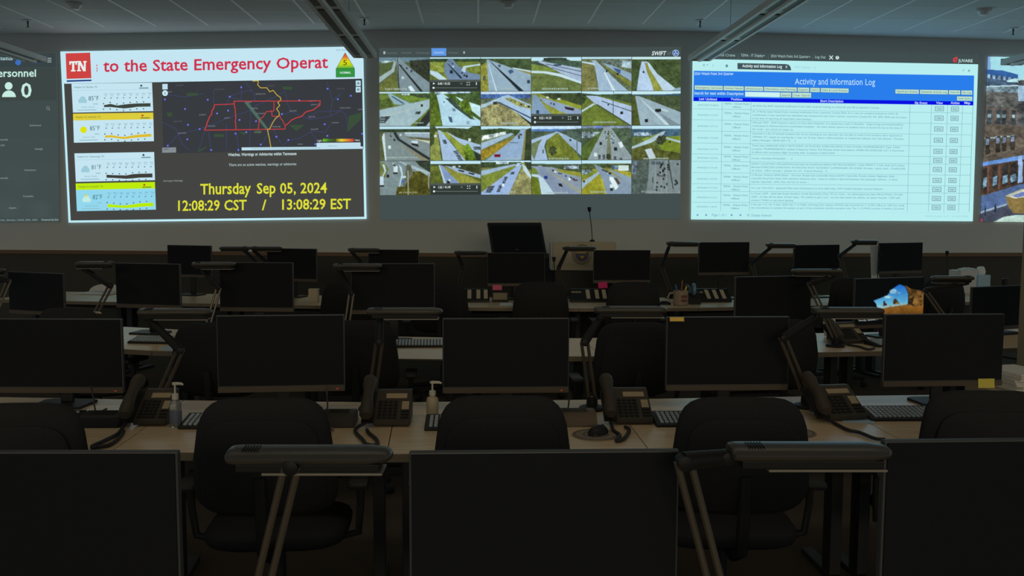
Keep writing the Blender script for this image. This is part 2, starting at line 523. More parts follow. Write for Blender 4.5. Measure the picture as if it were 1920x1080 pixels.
# ---- small painter for the photographic pictures
def vnoise(h, w, cell):
    gh, gw = max(2, int(h / cell) + 2), max(2, int(w / cell) + 2)
    g = NP.rand(gh, gw)
    y = np.linspace(0, gh - 1.001, h); x = np.linspace(0, gw - 1.001, w)
    yi = y.astype(int); xi = x.astype(int); fy = (y - yi)[:, None]; fx = (x - xi)[None]
    a = g[yi][:, xi]; b = g[yi][:, xi + 1]; c = g[yi + 1][:, xi]; d = g[yi + 1][:, xi + 1]
    return (a * (1 - fx) + b * fx) * (1 - fy) + (c * (1 - fx) + d * fx) * fy - 0.5
class Paint:
    def __init__(s, w, h, ss=2):
        s.w, s.h, s.ss = w, h, ss
        s.H, s.W = h * ss, w * ss
        s.a = np.zeros((s.H, s.W, 3))
        s.yy, s.xx = np.mgrid[0:s.H, 0:s.W]
        s.xx = (s.xx + 0.5) / s.W; s.yy = (s.yy + 0.5) / s.H
        s.n1 = vnoise(s.H, s.W, 9); s.n2 = vnoise(s.H, s.W, 3); s.n3 = vnoise(s.H, s.W, 30)
    def mask(s, pts):
        ins = np.zeros((s.H, s.W), bool)
        n = len(pts)
        for k in range(n):
            x0, y0 = pts[k]; x1, y1 = pts[(k + 1) % n]
            if y0 == y1: continue
            c = (s.yy >= min(y0, y1)) & (s.yy < max(y0, y1)) & (s.xx < x0 + (s.yy - y0) * (x1 - x0) / (y1 - y0))
            ins ^= c
        return ins
    def put(s, m, col, nz=0.12, bot=None):
        c = np.array(col, float)
        if bot is not None:
            rows = np.where(m.any(1))[0]
            if not len(rows): return
            t = np.clip((s.yy - s.yy[rows[0], 0]) / max(1e-6, s.yy[rows[-1], 0] - s.yy[rows[0], 0]), 0, 1)[..., None]
            c = c * (1 - t) + np.array(bot, float) * t
        f = 1 + nz * (1.3 * s.n1 + 1.5 * s.n2 + 1.0 * s.n3)
        v = c * f[..., None]
        s.a[m] = (v if v.ndim == 3 else np.broadcast_to(v, s.a.shape))[m]
    def poly(s, pts, col, nz=0.12, bot=None): s.put(s.mask(pts), col, nz, bot)
    def rect(s, x0, y0, x1, y1, col, nz=0.12, bot=None): s.put((s.xx >= x0) & (s.xx < x1) & (s.yy >= y0) & (s.yy < y1), col, nz, bot)
    def blob(s, x, y, rx, ry, col, nz=0.3): s.put(((s.xx - x) / rx) ** 2 + ((s.yy - y) / ry) ** 2 + 0.9 * s.n2 < 1, col, nz)
    def out(s):
        return 255 * np.clip(s.a.reshape(s.h, s.ss, s.w, s.ss, 3).mean((1, 3)) / 255, 0, 1) ** 1.1
# ================================================================== picture 1: welcome board with weather cards, map and clock
W_ = (196, 229, 242)
q1 = [(113, 96.5), (681, 87), (687.5, 410.5), (128.5, 417.5)]
S1 = video_screen('video_screen', 'bright projected welcome board with red scrolling title, weather cards, map and yellow clock', q1)
d = Draw()
d.quad(q1, (190, 235, 245), 0, fine=0)
d.quad([(120, 157), (677.5, 147.5), (683, 406.5), (132.5, 413.5)], (68, 69, 66), 1)
d.build('picture_background', S1)
d = Draw()
d.quad([(115, 98), (680.5, 88.5), (680.5, 147), (118, 157)], W_, 2, fine=0)
d.quad([(123, 100), (169, 98.7), (171.3, 146.5), (125, 148)], (205, 68, 66), 3)
d.quad([(125, 150.6), (171.5, 149.2), (171.7, 152), (125.2, 153.6)], (28, 62, 130), 3)
def slab(dr, x, y, w, h, kind, col, layer):
    """slab-serif capital T or N, upper left corner x, y"""
    b = w * 0.27; t = h * 0.13; sk = -0.02
    if kind == 'T':
        dr.rect(x, y, x + w, y + t * 1.3, col, layer, sk)
        dr.rect(x, y, x + t * 1.2, y + h * 0.33, col, layer); dr.rect(x + w - t * 1.2, y, x + w, y + h * 0.33, col, layer)
        dr.rect(x + w / 2 - b / 2, y, x + w / 2 + b / 2, y + h, col, layer)
        dr.rect(x + w * 0.2, y + h - t, x + w * 0.8, y + h, col, layer, sk)
    else:
        dr.rect(x + w * 0.1, y, x + w * 0.1 + b * 0.7, y + h, col, layer)
        dr.rect(x + w * 0.9 - b * 0.7, y, x + w * 0.9, y + h, col, layer)
        dr.poly([(x + w * 0.1, y), (x + w * 0.1 + b, y), (x + w * 0.9, y + h), (x + w * 0.9 - b, y + h)], col, layer)
        dr.rect(x, y, x + w * 0.36, y + t, col, layer); dr.rect(x + w * 0.64, y, x + w, y + t, col, layer)
        dr.rect(x, y + h - t, x + w * 0.4, y + h, col, layer)
slab(d, 130, 115, 14.5, 19, 'T', (232, 240, 240), 4)
slab(d, 144.5, 114.4, 18, 19.2, 'N', (232, 240, 240), 4)
RED = (206, 50, 76)
d.rect(180.6, 121.5, 182.6, 124, RED, 3); d.rect(181.2, 127, 183.2, 129.5, RED, 3); d.rect(181, 131, 182.6, 134, RED, 3)
d.text('to the State Emergency Operat', (193.5, 134.6), (615, 127.2), 20.2, RED, 3, 1)
d.text('SEOC Activation', (630, 95.2), (657, 94.8), 2.6, (80, 150, 165), 3)
# level sign: triangle graded red to green over a green box
ap = np.array((647.2, 99.0)); bl = np.array((630.5, 128.8)); br = np.array((664.5, 128.3))
stops = [(0, (190, 60, 60)), (0.3, (225, 120, 50)), (0.5, (225, 215, 20)), (0.75, (190, 215, 20)), (1, (60, 160, 60))]
for (t0, c0), (t1, c1) in zip(stops[:-1], stops[1:]):
    d.quad([ap + (bl - ap) * t0, ap + (br - ap) * t0, ap + (br - ap) * t1, ap + (bl - ap) * t1], c0, 3, col2=c1)
d.line([bl, ap, br], 0.7, (60, 90, 50), 4)
d.quad([(630, 128.8), (664.8, 128.3), (665, 144), (630.2, 144.8)], (52, 148, 66), 3)
d.line([(630, 128.8), (664.8, 128.3), (665, 144), (630.2, 144.8), (630, 128.8)], 0.7, (40, 90, 60), 4)
d.text('5', (643.4, 122.2), (650.6, 122), 9.5, (52, 52, 36), 4)
d.text('NORMAL', (637.6, 138.2), (658, 137.9), 3.8, (220, 240, 235), 4, 1)
d.build('title_banner', S1)

def card(q, place, temp, tpos, head, body, icon, band, bcol, suncol):
    d = Draw()
    q = np.array(q, float)
    def P(u, v): return q[0] * (1 - u) * (1 - v) + q[1] * u * (1 - v) + q[2] * u * v + q[3] * (1 - u) * v
    d.quad(q, body, 2, fine=0)
    if head: d.quad([q[0], q[1], P(1, .235), P(0, .235)], head, 3)
    else: d.line([P(0.01, .235), P(.99, .235)], 0.5, (165, 205, 220), 3)
    ink = (78, 118, 128) if not head else (96, 110, 50)
    d.text('Weather for ' + place + ', TN', P(.03, .155), P(.03 + .013 * (len(place) + 15), .155), 3.4, ink, 4)
    d.disc(*P(.865, .10), 2.0, suncol, 4); d.rect(P(.84, 0)[0], P(.84, .17)[1], P(.955, 0)[0], P(.84, .2)[1], ink, 4, -0.02)
    c = P(.125, .56)
    if icon == 'sun': d.disc(c[0], c[1], 6.2, (222, 226, 14), 4)
    else:
        cc = (158, 203, 218) if icon == 'cloud' else (196, 236, 226)
        d.disc(c[0] - 3.6, c[1] + 1.8, 4, cc, 4); d.disc(c[0] + 0.6, c[1] - 1.2, 5.4, cc, 4); d.disc(c[0] + 5, c[1] + 2, 3.6, cc, 4)
        d.rect(c[0] - 7, c[1] + 2, c[0] + 8, c[1] + 6, cc, 4)
        if icon == 'suncloud': d.disc(c[0] - 0.5, c[1] - 6, 2.4, (222, 215, 60), 5)
    d.text(temp, tpos[0], tpos[1], 8.2, (68, 104, 116), 4)
    d.rect(P(.27, 0)[0], P(.27, .70)[1], P(.33, 0)[0], P(.27, .73)[1], (150, 190, 200), 4, -0.02)
    d.text('Mostly Cloudy' if icon != 'sun' else 'Clear Sky', P(.11, .84), P(.27, .84), 2.5, (120, 165, 178), 4)
    d.rect(P(.08, 0)[0], P(.08, .905)[1], P(.31, 0)[0], P(.08, .935)[1], (150, 190, 200), 4, -0.02)
    for k, dd in enumerate(('Thu', 'Fri', 'Sat', 'Sun', 'Mon', 'Tue', 'Wed', 'Thu')):
        u = .395 + k * .078
        d.text(dd, P(u, .395), P(u + .046, .395), 2.4, (96, 142, 156), 4); d.text(str(5 + k), P(u + .01, .455), P(u + .034, .455), 2.2, (120, 160, 172), 4)
        d.rect(P(u + .01, 0)[0], P(u, .50)[1], P(u + .026, 0)[0], P(u, .535)[1], (90, 120, 132), 4)
    n = len(band)
    for k in range(n - 1):
        u0 = .39 + .58 * k / (n - 1); u1 = .39 + .58 * (k + 1) / (n - 1)
        d.quad([P(u0, band[k][0]), P(u1, band[k + 1][0]), P(u1, band[k + 1][1]), P(u0, band[k][1])], bcol, 4)
        d.rect(P(u0, 0)[0], P(u0, band[k][0] - .07)[1], P(u0 + .016, 0)[0], P(u0, band[k][0] - .03)[1], (80, 100, 106), 4)
        d.rect(P(u0, 0)[0], P(u0, band[k][1] + .05)[1], P(u0 + .016, 0)[0], P(u0, band[k][1] + .09)[1], (80, 100, 106), 4)
    d.build('weather_card', S1)
CW = (196, 229, 241)
card([(134, 157), (285, 155), (287.3, 208.3), (136.8, 211.2)], 'Memphis', '85\u00b0F', ((166, 188.6), (185, 188)), None, CW, 'cloud',
     [(.76, .83), (.72, .83), (.78, .86), (.75, .89), (.73, .87), (.72, .84), (.72, .84), (.72, .84)], (62, 70, 64), (60, 80, 88))
card([(136.8, 213.2), (287.3, 211), (288.6, 264.7), (138.6, 267.6)], 'Nashville', '85\u00b0F', ((168.5, 244.7), (187, 244)), (221, 205, 60), CW, 'sun',
     [(.77, .85), (.76, .84), (.81, .88), (.83, .91), (.79, .88), (.76, .86), (.75, .85), (.74, .84)], (222, 190, 50), (190, 80, 30))
card([(139.5, 287.6), (289, 285), (290.6, 337.8), (142.2, 341)], 'Chattanooga', '81\u00b0F', ((171.6, 317.7), (189.5, 317)), None, CW, 'cloud',
     [(.77, .88), (.79, .89), (.80, .91), (.81, .93), (.77, .92), (.76, .90), (.76, .90), (.76, .90)], (66, 64, 60), (50, 60, 66))
card([(141.8, 344), (290.4, 341), (292.4, 393), (144.2, 396)], 'Knoxville', '82\u00b0F', ((174, 373.7), (191.5, 373)), (190, 234, 14), (146, 215, 238), 'suncloud',
     [(.76, .88), (.79, .89), (.82, .91), (.82, .92), (.79, .91), (.76, .89), (.75, .88), (.75, .88)], (184, 236, 12), (190, 80, 30))

def C2(x, y): return (290 + x / 4.683, 60 + y / 4.683)
d = Draw()
d.quad([(303, 153.8), (679, 147.8), (681.5, 279.5), (306, 288)], (56, 59, 64), 2)
RB = (64, 72, 118)
for pts in (((60, 790), (190, 850), (205, 900)), ((205, 900), (115, 1000)), ((205, 900), (380, 855), (540, 800), (640, 755), (840, 690), (900, 640), (1080, 560), (1150, 520)),
            ((205, 900), (240, 980), (310, 1040)), ((440, 860), (400, 1000), (380, 1050)), ((470, 870), (495, 1040)), ((515, 500), (520, 640)),
            ((760, 480), (760, 610)), ((800, 440), (880, 560), (880, 610)), ((760, 600), (660, 570), (620, 650)), ((840, 690), (835, 1010)),
            ((630, 800), (630, 1030)), ((1150, 540), (1170, 640), (1200, 700), (1360, 770)), ((1200, 700), (1110, 730), (1000, 820)), ((1360, 770), (1540, 740), (1560, 600), (1510, 430)),
            ((1540, 810), (1500, 880), (1380, 870), (1280, 930), (1180, 950), (1120, 1000)), ((1370, 770), (1350, 740), (1430, 700), (1640, 690)), ((1560, 600), (1640, 540)),
            ((1540, 740), (1640, 690), (1680, 730), (1690, 830)), ((1040, 850), (1110, 980)), ((950, 980), (1010, 860)), ((720, 890), (735, 1030)), ((1370, 875), (1430, 960)),
            ((100, 550), (260, 570), (440, 540)), ((860, 510), (760, 530), (640, 570))):
    d.line([C2(*p) for p in pts], 0.9, RB, 3, step=40)
for x, y in ((90, 592), (267, 676), (293, 815), (395, 853), (287, 942), (115, 998), (466, 595), (660, 568), (760, 485), (645, 690), (548, 715), (745, 772), (890, 783), (1118, 720), (1270, 600), (1518, 498), (1608, 590), (1722, 560), (1493, 810), (1516, 912), (1068, 920), (1174, 948), (932, 988), (710, 892), (805, 880), (496, 1036), (735, 1036), (1410, 985), (1822, 893)):
    p = C2(x, y)
    d.disc(p[0], p[1], 2.0, (84, 92, 205), 4, n=10); d.disc(p[0], p[1], 0.9, (150, 165, 225), 5, n=8)
for pts in (((105, 710), (150, 705), (155, 740), (115, 745)), ((280, 535), (380, 535), (378, 560), (282, 560)), ((1120, 480), (1210, 480), (1205, 505), (1125, 505)), ((520, 895), (610, 900), (605, 922), (520, 920)),
            ((1180, 815), (1310, 815), (1300, 830), (1245, 870)), ((1700, 740), (1820, 705), (1810, 770), (1690, 880), (1700, 800)), ((740, 880), (800, 880), (790, 910)), ((370, 1045), (440, 1010), (460, 1012), (400, 1050)), ((870, 870), (930, 850), (925, 900))):
    d.poly([C2(*p) for p in pts], (58, 80, 58), 3)
for t, x0, y, x1 in (('Memphis', 470, 833, 533), ('Nashville', 850, 678, 905), ('Clarksville', 790, 624, 850), ('Murfreesboro', 895, 722, 975), ('Chattanooga', 1030, 838, 1105), ('Knoxville', 1185, 700, 1246), ('Kingsport', 1350, 611, 1412), ('Johnson City', 1372, 644, 1455), ('Asheville', 1350, 752, 1410), ('Greenville', 1370, 861, 1436), ('Huntsville', 875, 886, 938), ('Charlotte', 1555, 803, 1618), ('Little Rock', 205, 895, 277), ('Jackson', 612, 761, 660), ('Jonesboro', 390, 733, 452), ('Springfield', 185, 474, 250), ('Cape Girardeau', 525, 510, 612), ('Winston-Salem', 1625, 673, 1720), ('Roanoke', 1600, 504, 1670), ('Bowling Green', 888, 551, 972), ('Fayetteville', 163, 791, 240), ('Athens', 1255, 992, 1300), ('Lexington', 985, 478, 1055), ('Durham', 1785, 687, 1825), ('Fort', 118, 533, 150)):
    a, b = C2(x0, y), C2(x1, y - 3)
    d.text(t, a, b, 2.7, (134, 138, 146) if x0 not in (185, 525, 163, 985, 1600) else (92, 92, 104), 5)
RL = (196, 62, 66)
d.quad([C2(790, 622), C2(825, 620), C2(1000, 852), C2(975, 855)], (78, 108, 98), 4)
def wob(pts, amp=5):
    out = []
    for a, b in zip(pts[:-1], pts[1:]):
        n = max(1, int(math.hypot(b[0] - a[0], b[1] - a[1]) / 22))
        out += [(a[0] + (b[0] - a[0]) * k / n + RNG.uniform(-amp, amp), a[1] + (b[1] - a[1]) * k / n + RNG.uniform(-amp, amp)) for k in range(n)]
    return [C2(*p) for p in out + [pts[-1]]]
d.line(wob([(440, 862), (465, 800), (500, 720), (525, 640)], 6), 2.0, RL, 6)
d.line(wob([(525, 640), (695, 632)], 1) + wob([(695, 632), (700, 608), (1455, 605)], 1), 1.6, RL, 6)
d.line(wob([(1455, 605), (1450, 645), (1400, 680), (1340, 695), (1290, 735), (1220, 765), (1165, 815), (1145, 820)], 5), 1.9, RL, 6)
d.line([C2(1145, 820), C2(1145, 852), C2(990, 855), C2(440, 862)], 1.6, RL, 6)
d.line(wob([(700, 608), (710, 700), (712, 855)], 4), 1.7, RL, 6)
d.line(wob([(1050, 612), (1045, 690), (985, 700), (950, 745), (915, 775), (908, 850)], 4), 1.5, RL, 6)
d.line(wob([(1025, 690), (1035, 740), (1095, 740), (1135, 800), (1145, 820)], 4), 1.5, RL, 6)
d.line([C2(*p) for p in ((860, 432), (875, 430), (910, 428), (905, 465), (930, 490), (985, 490), (1010, 525), (1040, 512), (1075, 555), (1105, 575), (1108, 595), (1082, 620), (1098, 645), (1070, 675), (1092, 705), (1095, 730), (1060, 760), (1040, 790), (1010, 850), (990, 858), (1008, 940), (1020, 1010))], 1.5, (200, 172, 62), 6)
d.quad([(304.3, 157.5), (314.2, 157.2), (314.4, 167.6), (304.5, 168)], (190, 226, 238), 5); d.disc(309.5, 174.6, 5.4, (196, 230, 240), 5)
d.text('i', (308.8, 177), (310.2, 177), 4.5, (70, 80, 84), 6)
for y in (151.2, 163): d.quad([(667, y), (676.2, y - .2), (676.4, y + 10), (667.2, y + 10.2)], (190, 226, 238), 5); d.rect(669.5, y + 2.8, 674, y + 7.2, (120, 150, 162), 6)
for k, (c0, c1) in enumerate((((110, 190, 40), (64, 110, 50)), ((64, 110, 50), (70, 76, 40)), ((70, 76, 40), (225, 215, 50)), ((225, 205, 60), (225, 130, 55)), ((225, 130, 55), (190, 60, 58)))):
    d.quad([(605.5 + k * 11.6, 260.3), (617.1 + k * 11.6, 260.2), (617.1 + k * 11.6, 265.6), (605.5 + k * 11.6, 265.8)], c0, 5, col2=c1, horiz=True)
d.text('Light', (595, 265.6), (604, 265.5), 3.6, (214, 222, 224), 5); d.text('Heavy', (665.5, 264.6), (674.5, 264.4), 3.6, (214, 222, 224), 5)
d.quad([(593.5, 268), (676, 267), (676.2, 276.6), (593.6, 277.6)], (192, 222, 236), 5)
d.text('Reflectivity', (615, 274.8), (632, 274.6), 2.4, (140, 170, 182), 6)
d.quad([(453, 276.4), (680.5, 274.6), (680.7, 279), (453.2, 282)], (190, 224, 236), 4)
for k in range(24): d.rect(472 + k * 5.4, 278.2 - k * .05, 475.6 + k * 5.4, 279.4 - k * .05, (150, 182, 194), 5)
d.quad([(304, 276.8), (330, 276.2), (330.3, 286), (304.2, 286.6)], (134, 142, 148), 4); d.rect(306.5, 279, 316, 280.6, (98, 108, 114), 5)
d.build('radar_map', S1)
d = Draw()
WH = (206, 226, 230)
d.text('Watches, Warnings or Advisories within Tennessee', (427.5, 292.6), (556, 290.6), 5.0, WH, 3, 1)
d.text('There are no active watches, warnings or advisories', (429, 311.6), (555.5, 309.8), 4.7, (190, 208, 212), 3)
d.text('Hurricane Warnings', (306.5, 340.8), (342.5, 340), 2.9, (160, 170, 172), 3)
d.build('advisory_text', S1)
d = Draw()
YL = (222, 222, 58)
d.text('Thursday', (375.5, 364.3), (470.5, 363.2), 19, YL, 3, 1)
d.build('weekday_text', S1)
d = Draw()
d.text('Sep 05, 2024', (481.5, 363), (613, 361.6), 19, YL, 3, 1)
d.build('date_text', S1)
d = Draw()
d.text('12:08:29 CST', (334, 395), (462.5, 393.6), 18.6, YL, 3, 1)
d.text('/', (491, 393.6), (499.5, 393.5), 18.6, YL, 3, 1)
d.build('central_clock', S1)
d = Draw()
d.text('13:08:29 EST', (529, 392.9), (658, 391.4), 18.6, YL, 3, 1)
d.build('eastern_clock', S1)

# ================================================================== picture 0: personnel board at the far left, partly out of the frame
q0 = [(-470, 102), (108, 98), (112, 416.4), (-470, 424)]
S0 = video_screen('video_screen', 'dim projected personnel board with a white zero, leftmost picture on the wall', q0)
d = Draw()
d.quad(q0, (64, 76, 76), 0, fine=0)
d.quad([(-470, 104), (104, 99.5), (104.5, 126), (-470, 130)], (56, 67, 70), 1)
d.quad([(-470, 130), (104.6, 127), (106, 188), (-470, 194)], (60, 70, 68), 1)
p = Paint(140, 60, 1)
p.a[:] = np.array((65, 77, 76)) + 9 * np.clip(p.n1 + p.n3 * .8, 0, 1)[..., None] * np.array((1.2, 1.3, 1.4)) * np.clip(p.yy * 1.6 - .3, 0, 1)[..., None]
d.raster([(-400, 262), (107.4, 258), (110.6, 408), (-400, 412)], p.a, 1)
d.build('picture_background', S0)
d = Draw()
PW = (198, 236, 226)
d.text('Total Personnel', (-66, 144.6), (67.5, 143.6), 12.6, PW, 3, 1)
d.build('board_title', S0)
d = Draw()
d.disc(16.2, 161.2, 7.2, PW, 3); d.disc(16.8, 182, 13, PW, 3, ry=12.4, a0=PI, a1=2 * PI)
d.build('person_icon', S0)
d = Draw()
d.text('0', (39.6, 182.8), (59.2, 182.6), 26.5, PW, 3, 1)
d.build('personnel_count', S0)
d = Draw()
d.text('Select Status', (-36, 113), (24, 112.6), 6, (168, 200, 208), 3, 1)
d.disc(34, 117, 5.4, (60, 110, 190), 3); d.quad([(62, 106), (79, 105.8), (79, 119), (62, 119.4)], (48, 66, 92), 2)
for y in (108.5, 112, 115.4): d.rect(88.8, y, 96.4, y + 1.6, (150, 170, 168), 3)
d.ring(89.8, 202.6, 2.2, 3.2, (120, 134, 132), 3); d.line([(91.4, 204.6), (93.4, 206.6)], 1.2, (120, 134, 132), 3)
d.build('menu_bar', S0)
d = Draw()
for t, x0, y, x1 in (('Richmond', 56, 236.8, 76.5), ('Knoxville', -6, 263.6, 15), ('Raleigh', 66, 281, 80), ('Charleston', 45.5, 320.6, 67.5), ('Greenville', -4, 335.6, 15), ('Columbia', 43, 369.6, 62.5), ('Augusta', 16.5, 391.4, 30.5), ('Winston-Salem', -10, 274, 9)):
    d.text(t, (x0, y), (x1, y - .2), 3.2, (140, 158, 156), 3); d.build('place_name', S0); d = Draw()
d.text('Esri, TomTom, Garmin, USGS, EPA, NPS', (-24, 414.4), (70, 413.8), 3.0, (150, 170, 166), 3); d.text('Powered by Esri', (78, 413.8), (109.4, 413.6), 3.4, (170, 190, 184), 3)
d.build('credit_line', S0)

# ================================================================== picture 2: wall of traffic cameras
q2 = [(710.5, 90), (1277, 88), (1276.5, 411), (713, 413)]
S2 = video_screen('video_screen', 'projected grid of twenty four traffic camera feeds, middle picture on the wall', q2)
d = Draw()
d.quad(q2, (67, 78, 78), 0, fine=0)
d.build('picture_background', S2)
d = Draw()
FT = (104, 116, 118)
d.rect(718.8, 96.4, 722.6, 101.4, (170, 184, 184), 3)
d.text('Statewide', (725, 101), (744, 101), 3.4, FT, 3); d.text('Knoxville', (752.6, 100.8), (771, 100.7), 3.4, FT, 3); d.text('Chattanooga', (779.5, 100.8), (805, 100.6), 3.4, FT, 3)
d.quad([(808.8, 90.4), (836.6, 90.2), (836.8, 104.6), (809, 104.8)], (94, 150, 228), 3)
d.text('Nashville', (813.8, 100.4), (831.8, 100.3), 3.8, (190, 220, 245), 4); d.text('Memphis', (840.6, 100.6), (859.4, 100.5), 3.4, FT, 3)
d.rect(868.6, 96.2, 871.8, 100.6, (160, 176, 176), 3)
d.text('SWIFT', (1222, 103.8), (1249.5, 103.5), 7.4, (226, 240, 240), 3, 1, 0.22); d.text('VIP', (1250.6, 103.5), (1259, 103.4), 6.6, (98, 112, 120), 3, 0, 0.15)
d.disc(1267, 99.4, 6.2, (190, 214, 236), 3); d.disc(1267, 99.4, 5.3, (62, 96, 168), 4)
for a in (-100, 20, 140):
    cx, cy = 1267 + 2.5 * math.cos(R(a)), 99.4 + 2.5 * math.sin(R(a))
    d.poly([(cx + (2.0 if k % 2 == 0 else .85) * math.cos(R(a + k * 36)), cy + (2.0 if k % 2 == 0 else .85) * math.sin(R(a + k * 36))) for k in range(10)], (214, 230, 240), 5)
d.build('tab_bar', S2)

SKY = (196, 232, 244); TR = (66, 80, 54); TR2 = (86, 104, 60); GR = (120, 136, 66); GY = (156, 160, 82); DRY = (154, 154, 108)
RD = (158, 182, 200); RDB = (168, 196, 222); RDK = (132, 150, 158); LT = (194, 220, 230); DK = (42, 46, 46); HZ = (96, 122, 140)
def feed(n):
    p = Paint(95, 64)
    P = p.poly; A = p.rect
    def bar():
        A(0, .72, 1, 1, (58, 66, 62), .03); A(0, .66, 1, .72, (86, 96, 92), .05)
    def car(x, y, s=.03, c=DK): A(x - s * .6, y - s, x + s * .6, y + s, c, 0)
    def cars(x0, y0, x1, y1, n, s0=.012, s1=.03, c=None):
        for k in range(n):
            t = RNG.random(); car(x0 + (x1 - x0) * t + RNG.uniform(-.02, .02), y0 + (y1 - y0) * t, s0 + (s1 - s0) * t, c or RNG.choice([DK, DK, (210, 225, 230), (60, 70, 90)]))
    def comb(x, y, w, h, n=6, sl=.3):
        for k in range(n):
            t = y + h * k / n; P([(x + (t - y) * sl, t), (x + w + (t - y) * sl, t - .01), (x + w + (t - y) * sl, t + h / n * .45), (x + (t - y) * sl, t + h / n * .55)], DK, 0)
    def cap(x0, x1, y=.9, c=(176, 196, 190)):
        x = x0
        while x < x1:
            w = RNG.uniform(.012, .03); A(x, y, x + w, y + .045, c, 0); x += w + RNG.uniform(.008, .02)
    if n == 0:
        A(0, 0, 1, 1, (98, 110, 80)); A(0, 0, 1, .14, (112, 140, 152)); A(.05, .1, .3, .17, (170, 196, 200), .3); P([(.0, .2), (.3, .12), (.3, .3), (.1, .5), (0, .55)], (92, 108, 70))
        P([(.6, .1), (1, .06), (1, .75), (.78, .55), (.62, .3)], (62, 68, 56), .25)
        P([(.33, .02), (.40, .02), (.62, .32), (1, .75), (1, 1), (.42, 1)], (134, 154, 160), .06); P([(.30, .1), (.34, .15), (.30, .42), (0, .75), (0, .58), (.25, .35)], (164, 186, 186), .06)
        P([(0, .82), (.3, .46), (.38, .98), (.37, 1), (0, 1)], (112, 120, 66), .2); P([(.38, .2), (.41, .2), (.87, 1), (.81, 1)], (50, 58, 56), 0); P([(.362, 0), (.374, 0), (.402, .9), (.385, .9)], (52, 60, 60), 0)
        P([(.57, .86), (.63, .82), (.72, 1), (.63, 1)], (220, 240, 244), 0); car(.47, .6, .035, (200, 220, 226)); cars(.4, .2, .7, .45, 4); cap(.12, .55)
    elif n == 1:
        A(0, 0, 1, 1, GR, .2); A(0, 0, 1, .05, SKY, 0); A(0, .05, 1, .14, (66, 90, 60), .3); P([(0, .14), (.28, .14), (.28, .45), (0, .4)], (146, 160, 78), .3)
        P([(.38, .04), (.44, .04), (.56, .25), (.8, .46), (1, .52), (1, .75), (.4, .75), (.29, .45), (.29, .2)], (122, 146, 172), .05); P([(.34, .18), (.37, .2), (.65, .62), (.6, .62)], (46, 60, 70), 0)
        P([(0, .38), (.15, .43), (.36, .68), (.25, .72), (0, .48)], LT, .05); P([(.62, .4), (.66, .27), (1, .19), (1, .24), (.72, .3), (.7, .45)], LT, .05); P([(.72, .3), (1, .24), (1, .46), (.85, .46)], (130, 146, 70), .3)
        P([(.4, .38), (.45, .38), (.46, .48), (.39, .48)], (40, 52, 70), 0); cars(.38, .1, .5, .3, 5); cars(.5, .3, .75, .6, 5); bar()
    elif n == 2:
        A(0, 0, 1, 1, (78, 98, 66), .25); A(0, 0, 1, .05, SKY, 0); P([(0, .25), (.12, .14), (.17, 1), (0, 1)], (150, 152, 68), .2); P([(.62, .34), (1, .42), (1, .62), (.8, .46)], (148, 140, 76), .15); P([(.62, .3), (1, .4), (1, .45), (.66, .35)], (196, 220, 226), 0)
        P([(.12, .08), (.16, .08), (1, .52), (1, 1), (.16, 1)], (156, 182, 198), .05); P([(.16, .09), (.19, .12), (.86, 1), (.76, 1)], (44, 56, 62), 0); P([(.15, .2), (.16, .2), (.33, 1), (.3, 1)], (200, 226, 236), 0)
        P([(.54, .4), (.62, .36), (.66, .44), (.58, .5)], (76, 106, 140), 0); A(.35, .22, .4, .3, (90, 112, 130), 0); car(.95, .72, .05, (60, 80, 100)); A(.05, .55, .1, .68, (90, 100, 90), 0); cap(.4, .62)
    elif n == 3:
        A(0, 0, 1, 1, (112, 128, 76), .15); A(0, 0, 1, .12, SKY, 0); P([(.2, .12), (.35, .02), (.62, .02), (.8, .12), (1, .14), (1, .3), (0, .3), (0, .15)], (76, 98, 84), .2); P([(0, .2), (.3, .28), (.5, .42), (.3, .42), (0, .4)], (126, 146, 76), .15)
        P([(.13, .1), (.4, .18), (1, .34), (1, .74), (.62, .5), (.32, .26), (.15, .16)], (172, 194, 216), .05); P([(.3, .2), (1, .42), (1, .44), (.3, .22)], (72, 84, 104), 0); P([(.4, .3), (1, .55), (1, .57), (.4, .32)], (88, 100, 124), 0)
        P([(0, .4), (.3, .42), (.6, .5), (1, .73), (1, .79), (.55, .57), (.25, .48), (0, .47)], (204, 228, 236), 0); A(.45, .22, .6, .26, (60, 84, 110), .4); A(.25, .03, .7, .1, (60, 74, 62), .3); cap(.22, .7, .91)
    elif n == 4:
        A(0, 0, 1, 1, (110, 122, 92), .2); A(0, 0, 1, .06, SKY, 0); A(.4, .08, 1, .3, (112, 128, 120), .4); P([(.82, .12), (1, .14), (1, .35), (.8, .3)], (170, 196, 206), .2)
        P([(0, .15), (.25, .2), (.32, 1), (0, 1)], (128, 130, 82), .18); P([(.2, .1), (.28, .1), (.7, .7), (.93, 1), (.35, 1), (.26, .25)], (168, 194, 214), .05); P([(.44, .45), (.47, .45), (.68, 1), (.62, 1)], (214, 232, 240), 0)
        P([(.38, .2), (.45, .24), (1, .76), (1, .88), (.9, .8)], (128, 138, 66), .15); P([(.42, .18), (.6, .25), (1, .5), (1, .72), (.52, .3)], (152, 178, 198), .05); P([(0, .13), (.25, .18), (.28, .3), (.24, .24), (0, .17)], LT, 0)
        P([(.63, .32), (.78, .38), (.77, .5), (.68, .42)], (72, 98, 148), 0); car(.5, .42, .03); car(.72, .5, .03); cap(.12, .33)
    elif n == 5:
        A(0, 0, 1, 1, (80, 98, 62), .25); A(0, 0, 1, .08, (206, 236, 238), 0); P([(.2, .14), (.3, .14), (.33, .4), (.45, 1), (.1, 1), (.16, .4)], (184, 208, 232), .06); P([(.26, .15), (.34, .25), (.64, 1), (.46, 1), (.3, .4)], (150, 156, 78), .12)
